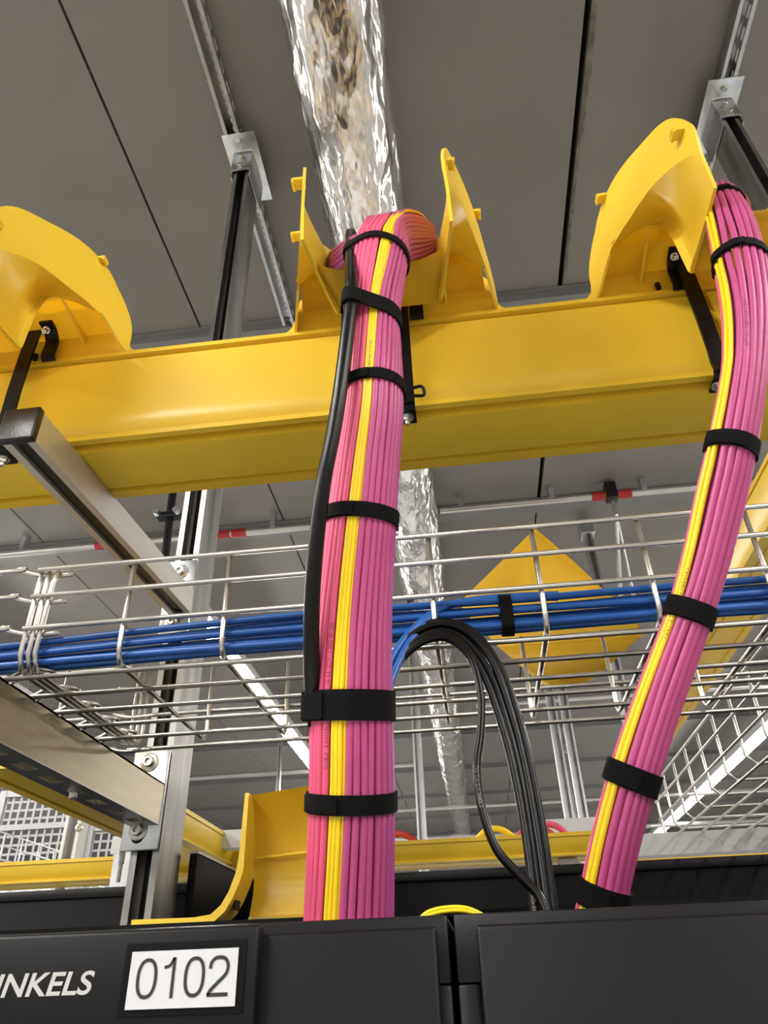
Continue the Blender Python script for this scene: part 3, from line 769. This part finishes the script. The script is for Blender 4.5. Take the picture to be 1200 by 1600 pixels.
# black cables looping over the tray edge down to the rack
loops = [
    [(600, 1065, .60), (618, 1020, .598), (650, 988, .597), (690, 975, .597), (735, 992, .596), (772, 1040, .594), (800, 1120, .590), (820, 1200, .585), (840, 1310, .575), (858, 1440, .565)],
    [(598, 1080, .602), (620, 1034, .600), (652, 998, .60), (690, 984, .600), (730, 1002, .598), (765, 1052, .594), (792, 1130, .588), (812, 1210, .582), (829, 1310, .574), (846, 1440, .563)],
    [(604, 1050, .606), (625, 1010, .606), (655, 982, .605), (692, 971, .605), (738, 986, .604), (780, 1040, .60), (810, 1120, .594), (832, 1210, .588), (850, 1310, .579), (868, 1440, .568)],
    [(596, 1088, .594), (616, 1042, .593), (648, 1004, .592), (684, 989, .592), (722, 1006, .591), (756, 1056, .588), (786, 1140, .583), (804, 1210, .578), (822, 1310, .570), (838, 1440, .560)],
]
for i, L in enumerate(loops):
    P = crom([imgpt(*q) for q in L], 8)
    o = thing('network_cable', 'black cable arching over the tray edge into the rack, %s of four' % ('second from the right', 'second from the left', 'rightmost', 'leftmost')[i], 'cable', P[-1], 'black cables arching over the tray')
    MB().tube(P, .0032, 10).build('jacket', 'bcable', o, ang=180)
    if i == 3: text_on_path(P, .0032, 'VERIFIED TO TIA/EIA 568B.2', .0038, (-.2, -1, .1), 'printw', o, .30)
L = [(608, 1070, .592), (628, 1030, .590), (662, 1002, .589), (700, 998, .588), (735, 1028, .586), (751, 1085, .582), (751, 1145, .577), (745, 1200, .572), (752, 1260, .567), (775, 1325, .563), (812, 1368, .560), (842, 1400, .557), (862, 1450, .553)]
P = crom([imgpt(*q) for q in L], 8)
o = thing('network_cable', 'single black cable hanging in a loose loop left of the other black cables', 'cable', P[-1])
MB().tube(P, .0033, 10).build('jacket', 'bcable', o, ang=180); text_on_path(P, .0033, 'TO TIA/EIA 568B.2', .0040, (0, -1, 0), 'printw', o, .195)

# ------------------------------------------------------------------ racks
def rack(x0, x1, label, first):
    t = thing('server_rack', label, 'server rack', ((x0 + x1) / 2, .45, -H), 'black server racks in the row')
    y0 = .452; top = .0372
    mb = MB(); mb.rbox(x0, x1, y0, .475, top - .032, top, .002, 2); mb.rbox(x0, x0 + .012, y0, .475, -H + .06, top - .032, .002, 2); mb.rbox(x1 - .012, x1, y0, .475, -H + .06, top - .032, .002, 2)
    mb.rbox(x0, x1, y0, .475, -H, -H + .06, .002, 2); mb.build('front_frame', 'rack', t, ang=40)
    mb = MB(); mb.box(x0, x0 + .003, .475, 1.45, -H, top - .001); mb.box(x1 - .003, x1, .475, 1.45, -H, top - .001); mb.box(x0, x1, 1.447, 1.45, -H, top - .001); mb.build('side_panel', 'rackm', t)
    MB().box(x0 + .003, x1 - .003, .640, 1.447, top + .014, top + .018).build('roof_panel', 'rackm', t)
    MB().rbox(x0 + .012, x1 - .006, .4455, .4525, -H + .06, top - .006, .0022, 3).build('door', 'rack', t, ang=40)
    return t
rl = rack(-.700, -.0185, 'black server rack at the lower left with number label and lettered header', True)
rr = rack(-.0155, .620, 'plain black server rack at the lower right', False)
hd = MB().rbox(-.72, -.1185, .4345, .447, -.014, .0352, .0022, 3).build('header_panel', 'rack', rl, ang=40)
MB().rbox(-.1905, -.1185 - .006, .4335, .4350, -.0042, .0285, .0004, 1).build('label_holder', 'rackm', hd)
lb = MB().box(-.1865, -.1285, .4325, .4333, -.0010, .0246).build('number_label', 'label', hd)
def flat_text(txt, size, x, z, y, m, parent, name, w=None, h=None, shear=0, bold=0, slant=0.):
    vs, fs = text_mesh(txt, size, shear, bold)
    x0 = min(v.x for v in vs); x1 = max(v.x for v in vs); z0 = min(v.y for v in vs); z1 = max(v.y for v in vs)
    sx = w / (x1 - x0) if w else 1; sz = h / (z1 - z0) if h else 1
    mb = MB(); out = [V((x + (v.x - x0) * sx, y, z + (v.y - z0) * sz)) for v in vs]
    n = len(out)
    mb.add(out, fs); return mb.build(name, m, parent, fix=False)
def stroke(mb, pts, w, closed=False):
    n = len(pts); pts = [V((p[0], 0, p[1])) for p in pts]; vs = []
    for i, p in enumerate(pts):
        a = pts[(i - 1) % n] if closed or i else p; b = pts[(i + 1) % n] if closed or i < n - 1 else p
        t_ = (b - a).normalized(); nn = V((-t_.z, 0, t_.x)) * w / 2; vs += [p + nn, p - nn]
    fs = [(2 * i, 2 * i + 1, 2 * ((i + 1) % n) + 1, 2 * ((i + 1) % n)) for i in range(n if closed else n - 1)]
    return mb.add(vs, fs)
def digit(ch, x, z, w, h, sw):
    mb = MB(); a, b = w / 2 - sw / 2, h / 2 - sw / 2; cx, cz = x + w / 2, z + h / 2
    if ch == '0': stroke(mb, [(cx + a * math.copysign(abs(math.cos(k * PI / 24)) ** .85, math.cos(k * PI / 24)), cz + b * math.copysign(abs(math.sin(k * PI / 24)) ** .85, math.sin(k * PI / 24))) for k in range(48)], sw, True)
    if ch == '1':
        stroke(mb, [(x + w * .62, z), (x + w * .62, z + h)], sw); stroke(mb, [(c_.x, c_.y) for c_ in crom([(x + w * .16, z + h * .755, 0), (x + w * .42, z + h * .80, 0), (x + w * .60, z + h * .985, 0)], 5)], sw * .85)
    if ch == '2':
        q = [(x + sw * .6, z + h * .68), (x + sw * .9, z + h * .83), (x + w * .30, z + h - sw * .75), (x + w * .52, z + h - sw / 2), (x + w * .78, z + h - sw * .9), (x + w - sw / 2, z + h * .76), (x + w * .86, z + h * .55), (x + w * .50, z + h * .34), (x + w * .18, z + h * .16), (x + w * .06, z + sw * .5)]
        stroke(mb, [(c_.x, c_.y) for c_ in crom([(p[0], p[1], 0) for p in q], 6)], sw); stroke(mb, [(x + w * .01, z + sw / 2), (x + w, z + sw / 2)], sw)
    mb.v = [V((v.x, .4322, v.z)) for v in mb.v]; return mb
for k, ch in enumerate('0102'):
    digit(ch, -.1823 + .01285 * k, .0034, .0112, .0180, .00165).build('digit', 'ink', lb, fix=False)
flat_text('INKELS', .013, -.2612, .0062, .4342, 'letter', hd, 'lettering', w=.0548, h=.0108, shear=.16, bold=.00025)
# row of black panels behind
def black_panel(x0, x1, label):
    t = thing('containment_panel', label, 'panel', ((x0 + x1) / 2, 1.5, -H), 'black panels behind the rack row')
    MB().rbox(x0, x1, 1.50, 1.53, -H, .180, .002, 2).build('panel_sheet', 'rackm', t); MB().rbox(x0, x1, 1.494, 1.534, .178, .195, .003, 2).build('top_cap', 'rack', t)
black_panel(-1.60, -.418, 'black panel wall behind the left rack, below the white mesh cage')
black_panel(-.414, 1.30, 'black panel wall behind the racks, below the far yellow duct')
t = thing('return_panel', 'black side panel standing on the rack roof behind the strut post', 'panel', (-.41, 1.3, .0555))
MB().rbox(-.428, -.416, 1.152, 1.49, .0555, .190, .001, 2).build('panel_sheet', 'rackm', t); MB().box(-.429, -.4145, 1.152, 1.49, .190, .1935).build('edge_strip', 'steel', t)
# yellow waterfall insert standing on the rack, its side flange curling to a flat foot
t = thing('waterfall_guide', 'yellow waterfall cable guide standing on the rack, left of the central bundle', 'cable guide', (-.17, .71, .0555))
bm = bmesh.new(); prev = None
for (z, y) in ((.158, .676), (.145, .688), (.125, .697), (.10, .702), (.08, .701), (.062, .694), (.057, .684), (.0525, .670), (.0515, .655)):
    row = [bm.verts.new((x, y + .0, z + (x + .2) * .10 * (1 if z > .12 else 0))) for x in (-.1985, -.16, -.12, -.082)]
    if prev:
        for k in range(3): bm.faces.new((prev[k], prev[k + 1], row[k + 1], row[k]))
    prev = row
bmesh.ops.solidify(bm, geom=bm.faces[:], thickness=.003); MB().bm(bm).build('curved_sheet', 'yellow', t, ang=40)
fl = [(-.2020, .158), (-.1985, .158), (-.1985, .095), (-.2010, .086), (-.2060, .074), (-.2120, .064), (-.2200, .0575), (-.235, .0560), (-.292, .0560), (-.292, .0612), (-.238, .0608), (-.2240, .0625), (-.2160, .0690), (-.2100, .0790), (-.2055, .0920), (-.2035, .105)]
MB().extrude([(a, b) for a, b in fl], (0, .666, 0), (1, 0, 0), (0, 0, 1), (0, .033, 0)).build('side_flange', 'yellow', t, ang=30)
MB().rbox(-.2072, -.2062, .674, .690, .066, .085, .0003, 1).build('flange_slot', 'void', t)
MB().tube([(-.196, .696, .108), (-.084, .698, .115)], .0012, 6).build('moulded_rib', 'yellow', t)
# yellow patch cords peeping over the rack edge
for i in range(2):
    P = crom([imgpt(645, 1450, .50), imgpt(668, 1426 + 5 * i, .50), imgpt(703, 1418 + 5 * i, .50), imgpt(735, 1421 + 4 * i, .50), imgpt(772, 1440, .505)], 8)
    o = tag(MB().tube(P, .0013, 8).build('patch_cord', 'ycable', ang=180), 'thin yellow patch cord arching just above the rack edge, %s of two' % ('upper' if i == 0 else 'lower'), 'cable', 'yellow patch cords at the rack edge'); own(o, P[0])

# ------------------------------------------------------------------ background
def yduct(name, label, p0, p1, w, h, base, lips=True):
    """yellow duct trough running from p0 to p1 (centre of the bottom)"""
    t = thing(name, label, 'duct', base, 'yellow ducts farther back')
    p0, p1 = V(p0), V(p1); d = p1 - p0; side = V((-d.y, d.x, 0)).normalized()
    a = w / 2
    pr = [(-a, h), (-a - .003, h), (-a - .003, .02), (-a + .004, .006), (-a - .002, .003), (-a - .002, 0), (-a + .014, 0), (-a + .016, .003), (-a + .022, .003), (-a + .024, 0), (a - .024, 0), (a - .022, .003), (a - .016, .003), (a - .014, 0), (a + .002, 0), (a + .002, .003), (a - .004, .006), (a + .003, .02), (a + .003, h), (a, h),
          (a, .022), (a - .008, .008), (-a + .008, .008), (-a, .022)]
    MB().extrude(pr, p0, side, (0, 0, 1), d).build('trough', 'yellow', t, ang=28)
    mb = MB()
    for s in (-1, 1):
        q = [(s * (a - .001), h), (s * (a + .006), h), (s * (a + .006), h - .008), (s * (a - .001), h - .008)]
        mb.extrude(q, p0, side, (0, 0, 1), d)
    mb.build('rim_strip', 'yellow', t)
    return t
yduct('yellow_cable_duct', 'yellow duct running away from the left picture edge under the slotted arm', (-.60, .90, .262), (-.60, 1.86, .262), .10, .053, (-.6, 1.3, .262))
yduct('yellow_cable_duct', 'pale yellow duct running away at the right, behind the right pink bundle', (.61, .745, .665), (.61, 2.6, .665), .10, .085, (.61, 1.5, .665))
t = yduct('yellow_cable_duct', 'far yellow duct crossing just above the black panels', (-2.2, 1.80, .245), (.27, 1.80, .245), .10, .046, (-.5, 1.8, .245))
MB().box(.18, .22, 1.78, 1.82, -H, .244).build('upright', 'steel', t)
# diamond flange of a far exit
t = thing('cable_exit', 'diamond-shaped yellow exit flange behind the blue cables', 'cable exit', (.2, 1.25, .58))
def on_plane(px, py, p, n):
    r_ = right * ((px - 600) / 1131.4) + down * ((py - 800) / 1131.4) + fwd
    return r_ * (V(p).dot(n) / r_.dot(n))
nrm = V((-.35, -1, .15)).normalized(); pc = V((.17, 1.25, .6))
dia = [on_plane(px, py, pc, nrm) for px, py in ((717, 942), (727, 957), (778, 1010), (845, 1068), (860, 1072), (905, 1072), (940, 1050), (1000, 995), (985, 965), (953, 935), (935, 921), (890, 878), (858, 850), (833, 829))]
bm = bmesh.new(); bm.faces.new([bm.verts.new(p) for p in dia]); bmesh.ops.solidify(bm, geom=bm.faces[:], thickness=.003); MB().bm(bm).build('flange_plate', 'yellow', t)
rim = [on_plane(px, py, pc, nrm) for px, py in ((833, 829), (858, 850), (890, 878), (935, 921), (953, 935), (985, 965), (1000, 995))]
bm = bmesh.new(); prev = None
for p in rim:
    row = [bm.verts.new(p), bm.verts.new(p + V((.004, -.012, -.004))), bm.verts.new(p + V((.002, -.016, -.009)))]
    if prev:
        for k in range(2): bm.faces.new((prev[k], prev[k + 1], row[k + 1], row[k]))
    prev = row
bmesh.ops.solidify(bm, geom=bm.faces[:], thickness=.002); MB().bm(bm).build('folded_rim', 'yellow', t, ang=60)
bm = bmesh.new(); prev = None
for k in range(9):
    f = k / 8; row = []
    for j in range(9):
        gg = j / 8; a_ = on_plane(778 + 222 * gg, 1010 - 15 * gg, pc, nrm); b_ = on_plane(862 + 60 * gg, 1072 - 8 * gg, pc, nrm)
        p = a_.lerp(b_, f); p += nrm * (.018 * math.sin(PI * min(1, f)) ** .8 * math.sin(PI * gg) ** .6 + .001); row.append(bm.verts.new(p))
    if prev:
        for j in range(8): bm.faces.new((prev[j], prev[j + 1], row[j + 1], row[j]))
    prev = row
bmesh.ops.solidify(bm, geom=bm.faces[:], thickness=.002); MB().bm(bm).build('curved_throat', 'yellow', t, ang=60)

# wire trays running away
def deep_tray(x0, x1, y0, y1, zb, label, m='wwire', r=.0024, hgt=.105):
    t = thing('wire_cable_tray', label, 'cable tray', ((x0 + x1) / 2, y0, zb))
    n = int((y1 - y0) / .1)
    for k in range(n + 1):
        y = y0 + .05 + .1 * k
        if y > y1: break
        P = [(x0, y, zb + hgt), (x0, y, zb + .012), (x0 + .012, y, zb), (x1 - .012, y, zb), (x1, y, zb + .012), (x1, y, zb + hgt)]
        MB().tube(P, r, 6).build('cross_wire', m, t, ang=180)
    for (x, z) in [(x0 - .004, zb + hgt), (x0 - .004, zb + hgt * .68), (x0 - .004, zb + hgt * .34)] + [(x0 + .012 + (x1 - x0 - .024) * k / 5, zb - .004) for k in range(6)] + [(x1 + .004, zb + hgt), (x1 + .004, zb + hgt * .68), (x1 + .004, zb + hgt * .34)]:
        MB().tube([(x, y0, z), (x, y1, z)], r, 6).build('longitudinal_wire', m, t, ang=180)
    return t
deep_tray(.410, .665, .90, 1.75, .271, 'pale wire tray running away to the right of the right pink bundle')
deep_tray(-1.66, -1.40, 1.95, 3.1, .340, 'pale wire tray low at the left edge in front of the white mesh cage')
# bar that carries the right tray
def bar(x0, x1, y, z0, z1, label, m='white'):
    t = thing('support_bar', label, 'bar', ((x0 + x1) / 2, y, z0), 'grey support bars')
    MB().extrude(cprof(z1 - z0, .041), (x0, y + .041, (z0 + z1) / 2), (0, 0, 1), (0, 1, 0), (x1 - x0, 0, 0)).build('channel', m, t)
    MB().box(x1, x1 + .003, y, y + .042, z0, z1).build('end_cap', 'lamph', t)
    for q in (x0 + .03, x1 - .03): MB().box(q - .02, q + .02, y + .0415, y + .08, -H, z1).build('upright', 'steel', t)
    return t
bar(.26, 1.1, 1.60, .222, .263, 'grey strut bar under the pale wire tray on the right')
bar(.18, .37, 2.05, .345, .382, 'short grey strut bar behind the black cables')
bar(-.80, -.40, 1.62, .282, .318, 'short pale bar left of the post, in front of the mesh cage')

# linear lights (real lamps of the hall)
def led(x, y0, y1, z, label, power, lit=True, w=.07):
    t = thing('linear_light', label, 'light', (x, (y0 + y1) / 2, z), 'long linear ceiling lights')
    mb = MB(); mb.rbox(x - w / 2 - .012, x + w / 2 + .012, y0, y1, z + .002, z + .05, .004, 2); mb.build('housing', 'lamph', t)
    MB().rbox(x - w / 2, x + w / 2, y0 + .01, y1 - .01, z - .036, z + .003, .012, 3).build('diffuser', 'lamp', t)
    n = max(1, int((y1 - y0) / 1.2))
    for k in range(n + 1):
        yy = y0 + .1 + (y1 - y0 - .2) * k / n
        MB().tube([(x, yy, z + .05), (x, yy, CZ - .002)], .002, 6).build('hanger', 'conduit', t)
    if power:
        L = bpy.data.lights.new('linear_lamp', 'AREA'); L.shape = 'RECTANGLE'; L.size = w; L.size_y = y1 - y0; L.energy = power; L.color = (1, .965, .92)
        o = bpy.data.objects.new('linear_lamp', L); COL.objects.link(o); o.location = (x, (y0 + y1) / 2, z - .04 + H)
    return t
led(-1.25, 3.1, 10.5, 1.6, 'long lit linear light on the left, seen under the wire tray', 130)
led(2.25, -2.9, 11, 1.6, 'long lit linear light on the right, seen through the pale wire tray', 150)
led(-2.7, -2.9, 4.2, 1.6, 'linear light over the neighbouring aisle on the left', 170)
led(-1.25, -2.9, .05, 1.6, 'linear light overhead on the left, nearer than the duct', 82)
led(1.45, -2.9, -.25, 1.6, 'linear light overhead on the right, nearer than the duct', 45)

# overhead conduits with red couplings
def conduit(x0, x1, y, z, reds, label, r=.017):
    t = thing('conduit', label, 'conduit', ((x0 + x1) / 2, y, z), 'conduits under the ceiling')
    MB().tube([(x0, y, z), (x1, y, z)], r, 12).build('pipe', 'conduit', t, ang=60)
    for a, b in reds: MB().tube([(a, y, z), (b, y, z)], r * 1.25, 12).build('coupling', 'red', t, ang=60)
    k = x0 + .1
    while k < x1:
        mb = MB().box(k - .012, k + .012, y - r * 1.2, y + r * 1.2, z + r * .6, CZ - .001 if z > 1.8 else z + r * 2); mb.build('saddle', 'zinc', t); k += .42
    return t
conduit(-2.6, -.30, 2.84, 1.872, [(-1.70, -1.60), (-1.10, -1.03), (-1.02, -.95)], 'grey conduit with red couplings under the ceiling, left of the foil pipe')
conduit(-.02, 2.4, 2.84, 1.895, [(.68, .86)], 'grey conduit with a red coupling under the ceiling, right of the foil pipe')
t = thing('pipe_hanger', 'black clamp on the conduit with two thin splayed rods below', 'hanger', (.77, 2.84, 1.86))
MB().rbox(.745, .795, 2.81, 2.87, 1.868, 1.955, .003, 1).build('clamp', 'bplast', t)
MB().box(.762, .778, 2.83, 2.85, 1.79, 1.868).build('neck', 'zinc', t)
MB().tube([(.77, 2.84, 1.79), (.74, 3.0, 1.42)], .010, 8).build('rod', 'steel', t); MB().tube([(.77, 2.84, 1.79), (.80, 3.0, 1.42)], .008, 8).build('rod', 'steel', t)
t = thing('pipe_hanger', 'black hanger with crossed clamp left of the strut post', 'hanger', (-.95, 2.0, 1.25))
MB().tube([(-.965, 2.0, CZ), (-.95, 2.0, 1.42), (-.935, 2.0, 1.10)], .014, 8).build('rod', 'bplast', t); MB().rbox(-.995, -.905, 1.98, 2.02, 1.405, 1.425, .003, 1).build('clamp', 'bplast', t)
MB().lathe([(.012, 0), (.012, .02)], (-.915, 1.98, 1.415), (0, -1, 0), 10).build('bolt', 'zinc', t); MB().lathe([(.012, 0), (.012, .02)], (-.985, 1.98, 1.415), (0, -1, 0), 10).build('bolt', 'zinc', t)

# far hanging struts
def far_strut(x, y, z0, label, w=.041):
    t = thing('hanging_strut', label, 'strut', (x, y, z0), 'struts hanging in the background')
    MB().extrude(cprof(w, w), (x, y + w, z0), (1, 0, 0), (0, -1, 0), (0, 0, CZ - .04 - z0)).build('channel', 'steel', t)
    MB().rbox(x - w * .8, x + w * .8, y - .02, y + w + .02, CZ - .12, CZ - .038, .004, 1).build('head_bracket', 'zinc', t)
    return t
far_strut(-.232, 3.5, .40, 'thin strut hanging left of the foil pipe, far behind the central bundle')
far_strut(.43, 3.5, .40, 'strut hanging behind the black cables, left one of a pair')
far_strut(.50, 3.56, .40, 'strut hanging behind the black cables, right one of a pair')
far_strut(.685, 3.1, .72, 'strut hanging directly left of the right pink bundle')
far_strut(-1.55, 6.0, .9, 'strut hanging beside the lit linear light', .03)
far_strut(.93, 7.0, .9, 'very far strut between the hanging black cables', .05)
for i, (y, z, x0, x1) in enumerate(((6.2, 1.62, -3.5, -.4), (7.6, 1.55, -1.2, 4), (8.6, 1.45, -4, 4), (9.6, 1.5, -3, 4), (5.2, 1.75, .1, 3.8))):
    t = thing('conduit', 'far thin conduit crossing under the ceiling, ' + ('left, beside the lit light', 'second farthest pair, upper', 'lower, across the hall', 'farthest', 'right of the foil pipe')[i], 'conduit', (x0, y, z), 'far conduits')
    MB().tube([(x0, y, z), (x1, y, z)], .022, 8).build('pipe', 'conduit', t, ang=60)

# white mesh cage at the far left
t = thing('mesh_cage', 'white wire mesh cage panels far behind at the left edge', 'mesh cage', (-2.2, 3.4, -H))
def cage(x0, x1, y, z0, z1, name):
    f = MB(); f.box(x0 - .03, x0, y - .015, y + .015, z0, z1); f.box(x1, x1 + .03, y - .015, y + .015, z0, z1); f.box(x0, x1, y - .012, y + .012, (z0 + z1) / 2 + .36, (z0 + z1) / 2 + .385); f.box(x0, x1, y - .012, y + .012, z1 - .03, z1)
    fr = f.build('mesh_frame', 'cage', t)
    mb = MB(); k = x0
    while k < x1: mb.box(k - .005, k + .005, y - .003, y + .001, z0, z1); k += .038
    k = z0
    while k < z1: mb.box(x0, x1, y - .001, y + .003, k - .005, k + .005); k += .038
    mb.build('mesh_infill', 'cage', fr)
cage(-3.2, -2.28, 3.40, -.2, .88, 'a'); cage(-2.20, -1.80, 3.40, -.2, .88, 'b'); cage(-1.74, -1.60, 3.42, -.2, .84, 'c')
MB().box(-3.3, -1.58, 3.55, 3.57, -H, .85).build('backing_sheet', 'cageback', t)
MB().box(-3.25, -3.22, 3.385, 3.415, -H, .95).build('corner_post', 'white', t)
post2 = thing('strut_post', 'pale strut post in front of the white mesh cage', 'post', (-1.06, 1.95, -H))
MB().extrude(cprof(.045, .045), (-1.06, 2.0, -H), (1, 0, 0), (0, -1, 0), (0, 0, H + .50)).build('channel', 'white', post2)
for zz in (.31, .40): hexbolt((-1.04, 1.955, zz), (.4, -1, 0), .006, .010).build('bolt', 'bolt', post2)
t = thing('threaded_rod', 'thin pale rod hanging just left of the strut post', 'rod', (-.62, 1.3, .10))
MB().tube([(-.548, 1.18, .16), (-.548, 1.18, .247)], .0035, 8).build('rod', 'white', t); MB().tube([(-.548, 1.18, .185), (-.548, 1.18, .262)], .005, 8).build('sleeve', 'white', t)
# red, white and blue cable ends on the far right duct
for i, (x, z, m) in enumerate(((-.17, .30, 'redc'), (.14, .298, 'redc'), (.17, .303, 'pink'), (.05, .30, 'ycable'))):
    P = crom([(x - .05, 1.80, .288), (x - .02, 1.795, z + .012), (x + .015, 1.79, z + .010), (x + .05, 1.80, .285)], 6)
    o = tag(MB().tube(P, .007, 8).build('fibre_cable', m, ang=180), ('red cable end showing over the far yellow duct beside the central bundle', 'red cable bump over the far yellow duct, beside the black cables', 'pink cable bump over the far yellow duct, by the black cables', 'yellow tip over the far yellow duct')[i], 'cable', 'cables in the far duct'); own(o, P[0])
random.seed(3)
nm_ = ('white', 'blue', 'redc', 'white', 'blue', 'redc', 'white', 'redc')
for i in range(8):
    x = .52 + .075 * i
    P = crom([(x - .05, 2.3, .30), (x, 2.28, .33 + .02 * random.random()), (x + .06, 2.3, .345 + .02 * random.random()), (x + .12, 2.32, .30)], 6)
    o = tag(MB().tube(P, .008, 8).build('patch_cord', nm_[i], ang=180), '%s patch cord far behind under the right bar, %s from the left of eight' % ({'white': 'white', 'blue': 'blue', 'redc': 'red'}[nm_[i]], ORD[i]), 'cable', 'patch cords far behind on the right'); own(o, P[0])
yduct('yellow_cable_duct', 'small far yellow duct carrying coloured cords on the right', (.35, 2.3, .27), (1.6, 2.3, .27), .12, .03, (1., 2.3, .27))

# clean helper properties
for o in SC.objects:
    if '_b' in o: del o['_b']

# ------------------------------------------------------------------ world and view
w = bpy.data.worlds.new('world'); SC.world = w; w.use_nodes = True
w.node_tree.nodes['Background'].inputs[0].default_value = (.9, .95, 1, 1); w.node_tree.nodes['Background'].inputs[1].default_value = .05
vs_ = SC.view_settings; SC.display_settings.display_device = 'sRGB'; vs_.view_transform = 'Standard'; vs_.look = 'None'; vs_.gamma = 1; vs_.use_curve_mapping = False; vs_.exposure = 0.0
SC.cycles.max_bounces = 8; SC.cycles.diffuse_bounces = 4; SC.cycles.use_denoising = True
